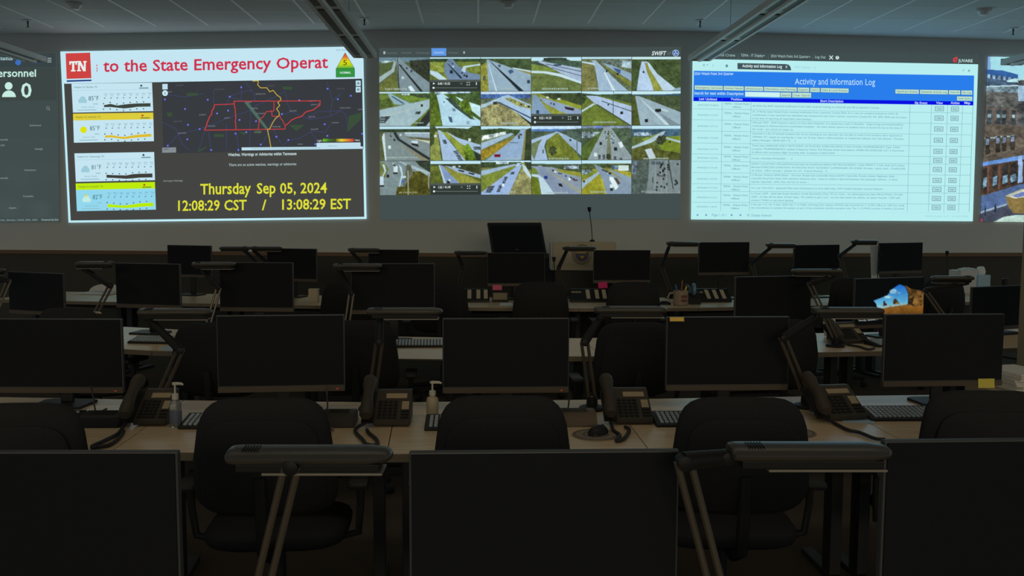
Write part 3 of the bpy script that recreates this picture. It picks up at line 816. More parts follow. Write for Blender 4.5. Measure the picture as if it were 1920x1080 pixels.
        P([(.3, .14), (.35, .18), (.52, .5), (.95, 1), (.64, 1), (.36, .35)], (190, 216, 232), .06); P([(.9, .92), (1, .9), (1, 1), (.8, 1)], (150, 180, 196), 0); car(.24, .45, .03)
    elif n == 6:
        A(0, 0, 1, 1, (108, 130, 66), .2); A(0, 0, 1, .05, SKY, 0); P([(.4, .14), (1, .1), (1, .24), (.55, .25)], (116, 146, 62), .12); P([(.5, .06), (1, .06), (1, .2), (.8, .18)], (70, 86, 60), .3); P([(0, .25), (.2, .2), (.3, .42), (0, .5)], (88, 106, 56), .25)
        P([(.17, .04), (.21, .04), (.62, .34), (.5, .4), (.3, .36), (.2, .16)], (150, 182, 196), .05); P([(.24, .14), (.26, .13), (.5, .34), (.46, .34)], (60, 76, 80), 0); A(.45, .06, .6, .1, (206, 230, 240), .3)
        P([(0, .5), (.3, .44), (1, .22), (1, .46), (.8, .75), (.6, 1), (0, 1)], (166, 192, 198), .06); P([(.72, 1), (1, .5), (1, 1)], (58, 64, 60), .1); P([(.92, 1), (1, .86), (1, 1)], (180, 200, 204), 0); P([(0, .5), (.5, .36), (.5, .38), (0, .53)], (110, 120, 80), 0); P([(0, .74), (1, .36), (1, .37), (0, .755)], (198, 206, 186), 0); comb(.02, .72, .2, .2, 5, -.6); comb(.72, .58, .1, .08, 4, -.3); car(.84, .4, .035); cap(.66, .86, .88)
    elif n == 7:
        A(0, 0, 1, 1, (84, 112, 56), .3); A(.1, 0, .8, .06, (186, 214, 232), .3); A(.55, .05, 1, .4, (78, 100, 62), .3); P([(0, .2), (.14, .2), (.24, .7), (.2, 1), (0, 1)], (96, 118, 48), .3)
        P([(.13, .1), (.25, .05), (.9, .76), (1, .85), (1, 1), (.25, 1), (.18, .4)], (184, 220, 234), .05); P([(.3, .19), (.42, .2), (.7, .6), (.9, .82), (.8, .8), (.5, .47)], (68, 86, 76), .2); P([(.5, .14), (.8, .32), (1, .42), (1, .76), (.82, .56)], (202, 236, 242), .06)
        P([(.58, .34), (.66, .24), (.76, .26), (.82, .5), (.86, .8), (.72, .62), (.6, .5)], (104, 132, 52), .4); P([(.36, .72), (.43, .74), (.45, .9), (.39, .88)], (80, 104, 130), 0); P([(.44, .48), (.5, .5), (.5, .58), (.45, .56)], (110, 136, 160), 0); car(.75, .9, .05, (150, 176, 196)); car(.28, .3, .02)
    elif n == 8:
        A(0, 0, 1, 1, (150, 152, 104), .2); A(0, 0, 1, .1, (206, 226, 240), .05); A(0, .08, 1, .22, (84, 116, 170), .3); A(0, .2, 1, .36, (102, 116, 96), .3)
        P([(0, .4), (.48, .12), (.55, .12), (.15, .41), (0, .5)], (178, 206, 222), .06); P([(0, .52), (.2, .40), (.4, .36), (.7, .56), (1, .9), (1, 1), (0, 1)], (156, 156, 112), .3)
        P([(.42, .14), (.55, .1), (1, .4), (1, .9), (.62, .53), (.33, .3)], (172, 200, 224), .05); P([(.46, .2), (.6, .19), (1, .44), (1, .52), (.72, .42)], (158, 164, 106), .15); P([(.36, .3), (1, .76), (1, .8), (.36, .33)], (60, 76, 110), 0); P([(.7, .6), (1, .92), (1, 1)], (50, 60, 60), 0); A(.25, .3, .32, .38, (56, 64, 60), .3); cars(.5, .2, .95, .45, 6); cap(.4, .7)
    elif n == 9:
        A(0, 0, 1, 1, (148, 158, 72), .15); A(0, 0, 1, .06, SKY, 0); P([(.15, .06), (1, .05), (1, .42), (.45, .25)], (74, 88, 58), .25); P([(.03, .1), (.1, .1), (.3, .5), (.52, .85), (0, .85)], (138, 166, 192), .05)
        P([(.15, .16), (.4, .26), (1, .55), (1, .78), (.6, .6), (.28, .36)], (150, 172, 198), .05); P([(.4, .24), (.6, .24), (1, .42), (1, .5)], (146, 160, 62), .12); P([(.66, .44), (.86, .5), (.84, .57), (.68, .52)], (62, 50, 66), 0); A(.3, .16, .35, .2, (225, 240, 240), 0); A(.52, .2, .58, .25, (225, 240, 240), 0); cars(.2, .25, .6, .45, 6); car(.13, .6, .05, (60, 78, 104)); bar()
    elif n == 10:
        A(0, 0, 1, 1, (116, 132, 64), .15); A(0, 0, 1, .1, SKY, 0); P([(0, .06), (.3, .1), (1, .08), (1, .36), (.4, .16), (0, .16)], (76, 96, 66), .25); P([(0, .16), (.1, .2), (.06, .34), (0, .4)], (66, 86, 56), .3); P([(0, .56), (.24, .35), (.28, .38), (0, .62)], LT, .04)
        P([(.08, .13), (.3, .14), (1, .44), (1, 1), (.95, 1), (.25, .34)], (180, 202, 228), .05); P([(.0, .62), (.27, .38), (.97, 1), (0, 1)], (116, 134, 62), .15); P([(.28, .38), (.32, .38), (1, 1), (.94, 1)], (84, 96, 70), 0); P([(.4, .28), (1, .58), (1, .6), (.4, .3)], (50, 60, 70), 0); P([(.63, 0), (.64, 0), (.635, .7), (.625, .7)], (60, 70, 76), 0); car(.8, .63, .04); car(.53, .4, .025); cap(.22, .68, .88)
    elif n == 11:
        A(0, 0, 1, 1, (76, 90, 64), .25); A(0, 0, 1, .1, (204, 236, 244), 0); P([(0, .1), (.3, .12), (1, .08), (1, .14), (0, .14)], (62, 92, 110), 0); P([(0, .14), (.08, .14), (.17, 1), (0, 1)], (84, 94, 52), .2)
        P([(.07, .15), (.15, .15), (1, .62), (1, 1), (.18, 1)], (160, 184, 194), .06); P([(.15, .2), (.19, .24), (.78, 1), (.7, 1)], (200, 222, 228), 0); P([(.55, .62), (1, 1), (.78, 1)], (132, 152, 160), .06); A(.48, .52, .6, .6, DK, .3); car(.3, .86, .05); car(.54, .57, .05); P([(.6, .5), (.74, .56), (.74, .62), (.6, .56)], (190, 214, 220), 0)
    elif n == 12:
        A(0, 0, 1, 1, (134, 150, 150), .06); A(0, 0, 1, .08, SKY, 0); A(0, .08, 1, .17, (66, 84, 62), .2); P([(0, .17), (.1, .15), (.07, .35), (.12, 1), (0, 1)], (96, 104, 74), .15)
        P([(.5, .17), (1, .18), (1, .22), (.5, .22)], (190, 212, 216), 0); P([(.5, .22), (1, .22), (1, .33), (.52, .28)], (158, 178, 190), .08); P([(.5, .3), (1, .36), (1, .48), (.8, .42)], (104, 104, 70), .2); P([(.66, .36), (1, .42), (1, .5), (.85, .44)], (200, 206, 184), .1)
        P([(.08, .2), (.1, .2), (.14, 1), (.11, 1), (.05, .32)], (206, 226, 226), 0); P([(.28, .17), (.33, .17), (.4, .36), (1, .92), (1, .98), (.96, .98), (.36, .4), (.29, .24)], (52, 62, 62), 0); P([(.4, .5), (1, 1), (.85, 1)], (142, 140, 114), .06); A(.63, .42, .76, .5, (196, 214, 222), .1); P([(.63, .48), (.76, .52), (.78, .6), (.64, .54)], (50, 50, 58), 0); car(.2, .6, .045, (220, 240, 240)); car(.42, .25, .03, (200, 214, 220)); cars(.2, .2, .3, .4, 5); cap(.15, .75, .88)
    elif n == 13:
        A(0, 0, 1, 1, (82, 98, 62), .25); P([(.1, 0), (.85, 0), (.75, .08), (.4, .05), (.12, .06)], SKY, 0); P([(0, .2), (.15, .14), (.22, 1), (0, 1)], (148, 158, 86), .2); P([(0, .1), (.1, .12), (.08, .5), (0, .6)], (80, 96, 54), .2)
        P([(.15, .1), (.22, .14), (.7, 1), (.25, 1), (.2, .5)], (172, 198, 226), .05); P([(.22, .15), (.35, .2), (.7, .5), (.95, 1), (.7, 1), (.45, .52)], (150, 166, 72), .15); P([(.3, .14), (.55, .34), (1, .55), (1, .82), (.6, .5)], (176, 202, 224), .05); P([(.65, .6), (.75, .5), (.9, .85), (.92, 1), (.7, 1)], (110, 138, 50), .35); P([(.85, .75), (1, .85), (1, 1), (.92, 1)], (56, 66, 60), .1); comb(.24, .4, .07, .12, 4, .3); comb(.46, .72, .08, .3, 8, .4); comb(.85, .6, .14, .1, 3, .2); A(.08, .25, .13, .32, (210, 226, 226), 0); car(.78, .4, .04, (220, 236, 236))
    elif n == 14:
        A(0, 0, 1, 1, (118, 132, 88), .2); A(0, 0, 1, .1, SKY, 0); P([(0, .1), (.4, .07), (.8, .12), (1, .1), (1, .3), (0, .25)], (70, 92, 60), .25); P([(.03, .28), (.5, .16), (.5, .24), (.2, .36), (.02, .42)], (198, 216, 214), .5); P([(0, .5), (.6, .2), (.66, .24), (0, .7)], (168, 194, 214), .06)
        P([(0, .7), (.62, .36), (.62, .46), (.25, .8), (0, 1)], (170, 150, 56), .25); P([(.8, .08), (.89, .08), (.8, .98), (.78, 1), (.1, 1), (.62, .4), (.76, .2)], (152, 180, 208), .05); P([(.88, .1), (.9, .1), (.9, .9), (.8, 1)], (140, 140, 92), .1); P([(.9, .1), (1, .06), (1, 1), (.86, 1)], (66, 78, 54), .2); A(.27, .82, .39, .9, (124, 30, 44), .1); A(.74, .25, .77, .29, (160, 50, 40), 0); A(.58, .48, .74, .5, (100, 120, 140), 0); cars(.84, .15, .76, .35, 5); cap(.5, .75, .92)
    elif n == 15:
        A(0, 0, 1, 1, (84, 102, 84), .2); A(0, 0, 1, .1, (200, 226, 248), .1); A(0, .09, 1, .16, (90, 130, 190), .2); P([(.6, .12), (1, .08), (1, .4), (.7, .3)], (84, 102, 92), .25)
        P([(0, .4), (.45, .2), (.5, .16), (.53, .2), (.3, .42), (.26, .6), (.33, 1), (0, 1)], (172, 196, 222), .05); P([(0, .52), (.22, .38), (.15, .55), (.06, 1), (0, .8)], (120, 138, 100), .1); P([(.49, .22), (.55, .24), (.8, .6), (1, 1), (.35, 1), (.29, .6), (.32, .42)], (120, 132, 58), .2); p.blob(.42, .72, .08, .13, (66, 76, 50)); P([(.5, .17), (.56, .18), (1, .5), (1, .88), (.72, .5)], (158, 184, 206), .05); P([(.9, .4), (.92, .4), (.92, .75), (.9, .75)], (110, 124, 130), 0); cars(.6, .25, .85, .5, 4); comb(.22, .7, .03, .1, 4, 0); cap(.34, .75, .93)
    elif n == 16:
        A(0, 0, 1, 1, (84, 102, 82), .25); A(0, 0, 1, .08, (132, 150, 170), .2); A(0, .18, .38, .36, (150, 172, 178), .5); P([(0, .6), (.45, .1), (.45, .2), (.12, 1), (0, 1)], (92, 114, 58), .2)
        P([(.45, .05), (.58, .05), (1, .9), (1, 1), (.12, 1)], (152, 168, 172), .06); P([(.52, .15), (.56, .15), (.6, 1), (.5, 1)], (126, 134, 106), .1); A(.28, .02, .38, .08, (110, 130, 230), 0)
        for k in range(30): car(RNG.uniform(.44, .54) - .0, RNG.uniform(.12, .4), .014, RNG.choice([DK, LT, DK]))
        for k in range(14): car(RNG.uniform(.57, .64), RNG.uniform(.15, .45), .014, RNG.choice([DK, LT]))
        for x, y in ((.33, .85), (.42, .85), (.64, .9), (.76, .95)): comb(x, y, .05, .14, 4, 0)
        car(.38, .52, .04); car(.68, .68, .05); car(.63, .5, .035, (80, 110, 130)); P([(.73, .5), (.8, .46), (.84, .6), (.78, .66)], (222, 236, 240), 0); car(.28, .84, .05, (216, 236, 236)); p.blob(.54, .9, .05, .08, (66, 70, 50))
    elif n == 17:
        A(0, 0, 1, 1, (98, 114, 66), .2); A(0, 0, 1, .1, SKY, 0); A(0, .1, 1, .32, (74, 104, 122), .25); A(.05, .2, .4, .3, (150, 172, 186), .5); P([(.5, .35), (1, .3), (1, .86), (.6, .7)], (126, 146, 54), .12); P([(.2, .4), (.6, .2), (.6, .36), (.3, .5)], (136, 156, 70), .2)
        P([(0, .62), (.35, .4), (.62, .18), (.69, .17), (.62, .32), (.4, .5), (0, .68)], (182, 206, 216), .1); P([(.7, .34), (1, .45), (1, .52), (.72, .4)], (178, 200, 206), 0); p.blob(.6, .42, .1, .13, (70, 78, 58)); P([(0, .68), (.4, .55), (.55, .7), (1, .8), (1, 1), (0, 1)], (92, 98, 52), .3); P([(.27, .7), (.4, .66), (.5, .95), (.36, .98)], (196, 212, 220), .05); car(.78, .48, .025); cap(.24, .74, .94)
    elif n == 18:
        A(0, 0, 1, 1, (134, 152, 154), .08); P([(0, .05), (.1, .05), (.18, .25), (.1, .5), (0, .5)], (122, 132, 80), .15); P([(.05, .1), (.1, .1), (.13, .3), (.05, .5), (.03, .5), (.1, .3)], LT, 0); P([(.7, 0), (1, 0), (1, .34), (.8, .16)], (62, 74, 60), .3); P([(.36, 0), (.5, .05), (1, .34), (1, .44), (.6, .2)], (172, 194, 200), .1)
        P([(.38, .1), (.44, .2), (.46, .4), (.4, .75), (.38, .75), (.43, .4)], LT, 0); P([(.62, .32), (.8, .3), (1, .5), (1, 1), (.32, 1), (.34, .76), (.5, .74)], (92, 92, 42), .3); P([(.54, .1), (.62, .12), (.66, .4), (.5, .72), (.46, .72)], (110, 116, 96), .2); A(.28, .15, .36, .36, (214, 232, 234), .05); A(.27, .33, .36, .38, (60, 64, 70), 0); A(0, .45, .08, .72, (196, 220, 232), .05); A(0, .7, .09, .75, DK, 0); car(.165, .44, .045, (54, 50, 56)); car(.46, .6, .05, (90, 116, 176)); A(.555, .28, .575, 1, (176, 180, 160), .03); A(.96, .36, .98, .8, (150, 156, 140), 0); A(.42, .44, .52, .5, LT, 0); cars(.26, .03, .3, .2, 4); cap(.38, .75, .9, (170, 174, 140))
    elif n == 19:
        A(0, 0, 1, 1, (106, 118, 56), .2); A(0, 0, 1, .09, SKY, 0); P([(0, .09), (1, .1), (1, .44), (.5, .22), (0, .14)], (74, 84, 54), .25); P([(.18, .12), (.25, .15), (.66, .78), (.3, .78)], (138, 162, 198), .05); P([(.26, .15), (.5, .3), (1, .62), (1, .8), (.66, .78), (.4, .4)], (150, 154, 72), .14); P([(.28, .14), (.5, .2), (1, .42), (1, .52), (.55, .34)], (166, 190, 216), .05)
        P([(.55, .26), (.68, .3), (.66, .34), (.56, .3)], DK, 0); P([(.75, .34), (.88, .38), (.86, .42), (.76, .38)], (48, 44, 50), 0); A(.44, .16, .5, .2, LT, 0); A(.56, .15, .6, .19, LT, 0); car(.36, .62, .045); car(.38, .57, .03, (216, 230, 236)); P([(.17, .14), (.19, .12), (.32, .7), (.28, .7)], LT, 0); bar()
    elif n == 20:
        A(0, 0, 1, 1, (134, 142, 80), .15); A(0, 0, 1, .06, SKY, .1); A(0, .05, .8, .2, (78, 96, 66), .3); A(.3, .04, .55, .1, LT, .4); P([(0, .3), (.68, .1), (.7, .14), (.3, .34), (0, .44)], (164, 190, 214), .06); P([(0, .45), (.7, .14), (.66, .24), (.02, .85), (0, .85)], (130, 146, 66), .15)
        P([(.73, .15), (.82, .12), (.55, 1), (0, 1), (0, .94)], (162, 188, 226), .05); P([(.8, .3), (.85, .26), (1, .58), (1, 1), (.55, 1)], (150, 150, 104), .25); P([(.82, .08), (.9, .2), (1, .46), (1, .56), (.84, .28)], (194, 220, 232), .04); P([(.86, .04), (1, .06), (1, .3), (.92, .24)], (64, 76, 54), .2); comb(.15, .75, .12, .2, 7, -.4); comb(.36, .72, .07, .22, 6, -.3); comb(.47, .48, .06, .2, 6, -.3); comb(.6, .34, .07, .08, 3, -.3); car(.44, .72, .04, (226, 240, 244)); P([(.72, .08), (.8, .08), (.75, .16), (.68, .18)], (190, 214, 230), 0); cap(.45, .66, .9)
    elif n == 21:
        A(0, 0, 1, 1, (146, 162, 178), .06); A(0, 0, 1, .11, SKY, 0); P([(0, .1), (1, .12), (1, .4), (.4, .2), (0, .16)], (76, 92, 66), .25); A(.65, .16, .95, .26, (150, 166, 176), .5); P([(0, .2), (.1, .24), (.14, .4), (0, .4)], (120, 142, 66), .15); P([(.45, .24), (1, .36), (1, .5), (.6, .36)], (150, 154, 66), .12)
        P([(0, .4), (.15, .42), (.3, .6), (.47, 1), (.2, 1), (.15, .5), (0, .46)], LT, .04); P([(0, .46), (.12, .5), (.16, .65), (.2, 1), (0, 1)], (112, 126, 46), .15); P([(.14, .15), (.2, .14), (.34, .4), (1, 1), (.47, 1), (.28, .6), (.17, .36)], (140, 156, 178), .05); P([(.3, .28), (.36, .32), (1, .9), (1, 1), (.92, .94)], (160, 166, 150), .06)
        car(.29, .5, .05, (46, 64, 140)); P([(.53, .68), (.6, .68), (.63, .78), (.56, .76)], DK, 0); cars(.4, .28, .9, .6, 9, .02, .03); car(.76, .55, .04, (220, 236, 240)); A(.84, .56, .92, .6, (110, 60, 60), .1); cap(.3, .72, .92)
    elif n == 22:
        A(0, 0, 1, 1, (150, 152, 58), .2); A(0, 0, 1, .1, SKY, 0); P([(0, .1), (1, .11), (1, .36), (.5, .22), (0, .3)], (88, 104, 70), .3); A(0, .28, .22, .42, (150, 176, 186), .6); P([(0, .5), (.26, .28), (.3, .34), (.02, .56)], (136, 158, 60), .15)
        P([(.25, .12), (.38, .2), (1, .74), (1, 1), (.5, 1), (.34, .4)], (140, 160, 178), .06); P([(0, .64), (.33, .34), (.37, .38), (.02, .82), (0, .84)], (166, 190, 202), .06); P([(.35, .4), (.37, .42), (.5, 1), (0, 1), (0, .9)], (158, 160, 56), .15); P([(.38, .55), (.42, .55), (.5, 1), (.46, 1)], (180, 176, 80), .1); P([(.5, .24), (1, .5), (1, .76), (.6, .34)], (146, 166, 184), .05); P([(.55, .22), (.8, .28), (1, .44), (1, .52), (.6, .28)], (168, 166, 66), .15)
        A(.73, .16, .94, .31, (214, 232, 230), .05); A(.6, .16, .72, .28, (120, 150, 170), .4); P([(.56, .48), (.63, .5), (.74, .78), (.68, .88), (.56, .58)], (222, 238, 240), .04); P([(.64, .52), (.7, .52), (.78, .68), (.73, .72)], (92, 78, 74), .1); car(.6, .76, .05, (220, 236, 238)); car(.6, .86, .04); cars(.42, .28, .6, .42, 8, .02, .03); car(.05, .62, .03); cap(.18, .5, .91)
    else:
        A(0, 0, 1, 1, (92, 106, 100), .2); A(0, .05, .1, .4, (110, 124, 140), .4); P([(.36, 0), (1, 0), (1, .97), (.3, .97), (.34, .5)], (132, 146, 148), .08); A(.4, .05, .66, .13, (90, 106, 114), .2)
        for x in (.48, .6, .7): P([(x, 0), (x + .01, 0), (x + .02, .97), (x, .97)], (150, 164, 164), 0)
        P([(.74, 0), (.76, 0), (.86, .85), (.84, .85)], (62, 72, 74), 0); A(.54, .44, .7, .5, (100, 112, 116), .1); A(.42, .5, .44, .68, (70, 80, 84), 0)
        for k in range(24): car(RNG.choice([.52, .6, .66, .74, .9, .94]) + RNG.uniform(-.02, .02), RNG.uniform(.1, .9), .03, RNG.choice([DK, (60, 68, 72)]))
        A(.55, .54, .6, .56, (170, 120, 70), 0); A(.28, .96, 1, .98, (170, 184, 184), .02); cap(.2, .5, .91, (150, 166, 164))
    return p.out()
TX = (710.4, 805.6, 901.0, 995.8, 1090.4, 1184.6, 1276.8)
TYL = (107.3, 172.0, 237.0, 301.8, 366.3); TYR = (106.0, 170.2, 235.0, 299.6, 363.6)
def tile_pt(i, j):
    t = i / 6
    return (TX[i] + (j / 4) * (1.6 - 2.4 * t), TYL[j] * (1 - t) + TYR[j] * t)
for j in range(4):
    for i in range(6):
        n = j * 6 + i
        a, b, c, e = tile_pt(i, j), tile_pt(i + 1, j), tile_pt(i + 1, j + 1), tile_pt(i, j + 1)
        d = Draw()
        d.raster([(a[0] + .5, a[1] + .5), (b[0] - .5, b[1] + .5), (c[0] - .5, c[1] - .5), (e[0] + .5, e[1] - .5)], feed(n), 2)
        if n in (1, 9, 19):
            tm = {1: '0:40 / 41:55', 9: '0:22 / 41:35', 19: '1:26 / 41:49'}[n]
            x, y = e[0], e[1]
            d.poly([(x + 6, y - 17), (x + 10, y - 15), (x + 6, y - 13)], (225, 236, 236), 3)
            d.text(tm, (x + 15, y - 12.6), (x + 38, y - 12.8), 4.4, (214, 226, 226), 3, 1)
            d.ring(x + 59, y - 15, .8, 1.8, (110, 122, 120), 3)
            for u, v in ((70, -17.5), (74, -17.5), (70, -13.4), (74, -13.4)): d.rect(x + u - 1, y + v, x + u + 1, y + v + 1.4, (210, 224, 222), 3)
            d.rect(x + 86.5, y - 17.6, x + 88.2, y - 12.4, (210, 224, 222), 3)
            d.rect(x + 8, y - 7.6, x + 89, y - 6.6, (110, 122, 118), 3); d.disc(x + 7, y - 7, 2.0, (220, 232, 230), 4)
        setp(d.build('camera_feed', S2), 'traffic camera picture ' + ('with player bar' if n in (1, 9, 19) else 'of a highway'))
# ================================================================== picture 3: activity and information log
q3 = [(1298.5, 110.3), (1834, 120.6), (1824, 415), (1295.5, 411.5)]
S3 = video_screen('video_screen', 'bright projected activity log with blue heading bar and white table of entries', q3)
def K1(x, y): return (1280 + x / 6, 60 + y / 6)
def K2(x, y): return (1590 + x / 5.818, 60 + y / 5.818)
PAGE = (184, 238, 240)
d = Draw()
d.quad(q3, PAGE, 0, fine=0)
d.build('picture_background', S3)
d = Draw()
# dark header strip above the page
d.quad([(1297, 98), (1835, 103), (1834.3, 120.6), (1298.5, 110.3)], (64, 78, 80), -1, fine=0)
HT = (172, 200, 200)
d.text('Ichabod Crane', K1(330, 270), K1(590, 276), 4.6, HT, 2); d.text('TEMA - IT Display', K1(655, 276), K1(905, 281), 4.8, HT, 2)
d.text('2024 Watch Point 3rd Quarter', K1(992, 284), K1(1418, 293), 4.8, HT, 2); d.text('Log Out', K1(1490, 295), K1(1607, 298), 4.8, HT, 2)
for x, y in ((917, 270), (1428, 283)): d.poly([K1(x - 8, y - 8), K1(x + 8, y - 8), K1(x, y + 6)], HT, 2)
for x in (620, 962, 1462): d.line([K1(x, 240 + x / 40), K1(x, 290 + x / 40)], .5, (96, 112, 114), 2)
d.line([K1(1652, 268), K1(1688, 306)], 1.6, (210, 230, 228), 2); d.line([K1(1688, 268), K1(1652, 306)], 1.6, (210, 230, 228), 2)
d.disc(*K1(1740, 289), 3.3, (210, 230, 228), 2); d.text('?', K1(1735, 298), K1(1746, 298), 4, (70, 84, 86), 3, 1)
d.poly([K2(x, y) for x, y in ((1150, 285), (1190, 268), (1196, 290), (1182, 330), (1158, 334), (1143, 312))], (206, 66, 78), 2); d.line([K2(1158, 300), K2(1178, 296), K2(1170, 322)], 1.0, (90, 60, 64), 3)
d.text('JUVARE', K2(1202, 329), K2(1360, 331), 5.6, (196, 226, 222), 2, 1)
# tab row on the white page
for k in range(3): d.rect(K1(226, 0)[0], K1(0, 362 + k * 9)[1], K1(252, 0)[0], K1(0, 366 + k * 9)[1], (112, 160, 170), 2)
d.poly([K1(270, 364), K1(288, 364), K1(279, 378)], (112, 160, 170), 2); d.rect(K1(338, 0)[0], K1(0, 366)[1], K1(344, 0)[0], K1(0, 388)[1], (140, 186, 196), 2)
d.poly([K1(478, 382), K1(496, 360), K1(514, 382)], (96, 142, 158), 2); d.rect(K1(484, 0)[0], K1(0, 378)[1], K1(508, 0)[0], K1(0, 396)[1], (96, 142, 158), 2)
d.poly([K1(x, y) for x, y in ((616, 349), (1165, 361), (1195, 370), (1214, 395), (1221, 431), (617, 418))], (66, 84, 92), 2)
d.text('Activity and Information Log', K1(670, 396), K1(1118, 406), 5.2, (214, 238, 238), 3, 1)
d.text('x', K1(1156, 404), K1(1178, 404), 5.2, (214, 238, 238), 3, 1)
d.text('MFA Status', K1(1258, 408), K1(1434, 412), 4.6, (150, 212, 224), 2); d.text('x', K1(1478, 412), K1(1492, 412), 4.4, (140, 200, 210), 2)
d.text('>', K2(1250, 434), K2(1268, 434), 5.4, (96, 130, 138), 2); d.disc(*K2(1320, 422), 2.2, (140, 178, 184), 2)
d.build('tab_bar', S3)
d = Draw()
BL = (42, 126, 236)
d.quad([K1(126, 436), (1826.5, 141.6), (1825.2, 197.5), K1(118, 778)], BL, 2, fine=0)
d.text('2024 Watch Point 3rd Quarter', K1(132, 482), K1(572, 484), 4.8, (190, 226, 250), 3, 1)
d.text('Activity and Information Log', K1(1262, 590), K2(295, 580), 11.0, (190, 230, 250), 3, 0)
def tabs(items, conv, y0, y1, sl, dr=d):
    for t, x0, x1 in items:
        a, b = conv(x0, y0 + sl * x0), conv(x1 - 6, y0 + sl * x1); c, e = conv(x1 - 6, y1 + sl * x1), conv(x0, y1 + sl * x0)
        dr.quad([a, b, c, e], (190, 228, 214), 3)
        dr.line([a, b, c, e, a], .5, (64, 96, 110), 4)
        if t: dr.text(t, conv(x0 + 14, y1 - 14 + sl * x0), conv(x1 - 20, y1 - 14 + sl * x1), 3.6, (70, 96, 92), 4)
tabs([('Emergency Services', 134, 458), ('Human Needs', 460, 694), ('Infrastructure', 697, 912), ('Information and Planning', 914, 1290), ('Support', 1293, 1430), ('OACO', 1434, 1550), ('State & Local Entities', 1553, 1874)], K1, 596, 646, .021)
tabs([('Significant Events', 516, 780), ('Statewide Activity Log', 784, 1098), ('View All', 1100, 1230), ('My Log', 1234, 1362)], K2, 616, 664, .016)
tabs([('New Entry', 1188, 1362)], K2, 682, 730, .016)
d.text('Search for text within Description', K1(130, 702), K1(684, 710), 5.0, (196, 228, 248), 3, 1)
d.quad([K1(703, 672), K1(1095, 680), K1(1095, 735), K1(703, 727)], (206, 242, 240), 3)
tabs([('Search', 1100, 1228), ('Clear Search', 1231, 1452)], K1, 666, 722, .012)
d.build('heading_bar', S3)
# table
LY = (188.3, 204, 224.4, 245.4, 268, 288.6, 302.4, 323.6, 344.4, 358.4, 379.2, 394.6)
RY = (197.6, 212.2, 232.6, 253, 274.6, 294.6, 308.4, 328.6, 349.0, 362.4, 383, 397.4)
COLS_T = (1299.6, 1354.2, 1408.2, 1706.2, 1746.6, 1776.8, 1805, 1824.6)
COLS_B = (1297.8, 1351.2, 1405.0, 1701.0, 1740.6, 1769.6, 1797.4, 1817.2)
def cell(ci, yy):
    """picture point on column line ci at row coordinate yy (0..11)"""
    k = min(int(yy), 10); f = yy - k
    yl = LY[k] * (1 - f) + LY[k + 1] * f; yr = RY[k] * (1 - f) + RY[k + 1] * f
    k2 = min(int(ci), 6); g = ci - k2
    t = yy / 11
    xt = COLS_T[k2] * (1 - g) + COLS_T[k2 + 1] * g; xb = COLS_B[k2] * (1 - g) + COLS_B[k2 + 1] * g
    x = xt * (1 - t) + xb * t
    u = (x - 1299) / (1820 - 1299)
    return (x, yl * (1 - u) + yr * u)
d = Draw()
NAV = (10, 18, 226)
d.quad([K1(124, 733), (1824.8, 190.6), (1824.6, 197.6), K1(122, 775)], NAV, 3)
for x in (446, 766): d.line([K1(x, 736), K1(x, 776)], .4, (60, 80, 240), 4)
d.text('Last Updated', K1(184, 764), K1(384, 770), 4.2, (200, 222, 252), 4, 1); d.text('Position', K1(546, 768), K1(672, 772), 4.2, (200, 222, 252), 4, 1); d.text('Short Description', K1(1548, 788), K1(1806, 792), 4.2, (200, 222, 252), 4, 1)
for t, x0, x1 in (('Sig Event', 726, 866), ('View', 962, 1036), ('Action', 1118, 1216), ('Map', 1268, 1334)): d.text(t, K2(x0, 784), K2(x1, 788), 4.2, (200, 222, 252), 4, 1, .1)
d.build('table_heading', S3)
d = Draw()
LN = (112, 172, 186)
for k in range(1, 11): d.line([cell(0, k), cell(2, k), cell(4, k), cell(6.99, k)], .55, LN, 2)
for ci in (1, 2, 3, 4, 5, 6, 6.99): d.line([cell(ci, 0), cell(ci, 5.5), cell(ci, 11)], .55 if ci < 6.5 else .8, (104, 156, 172), 2)
d.build('table_rules', S3)
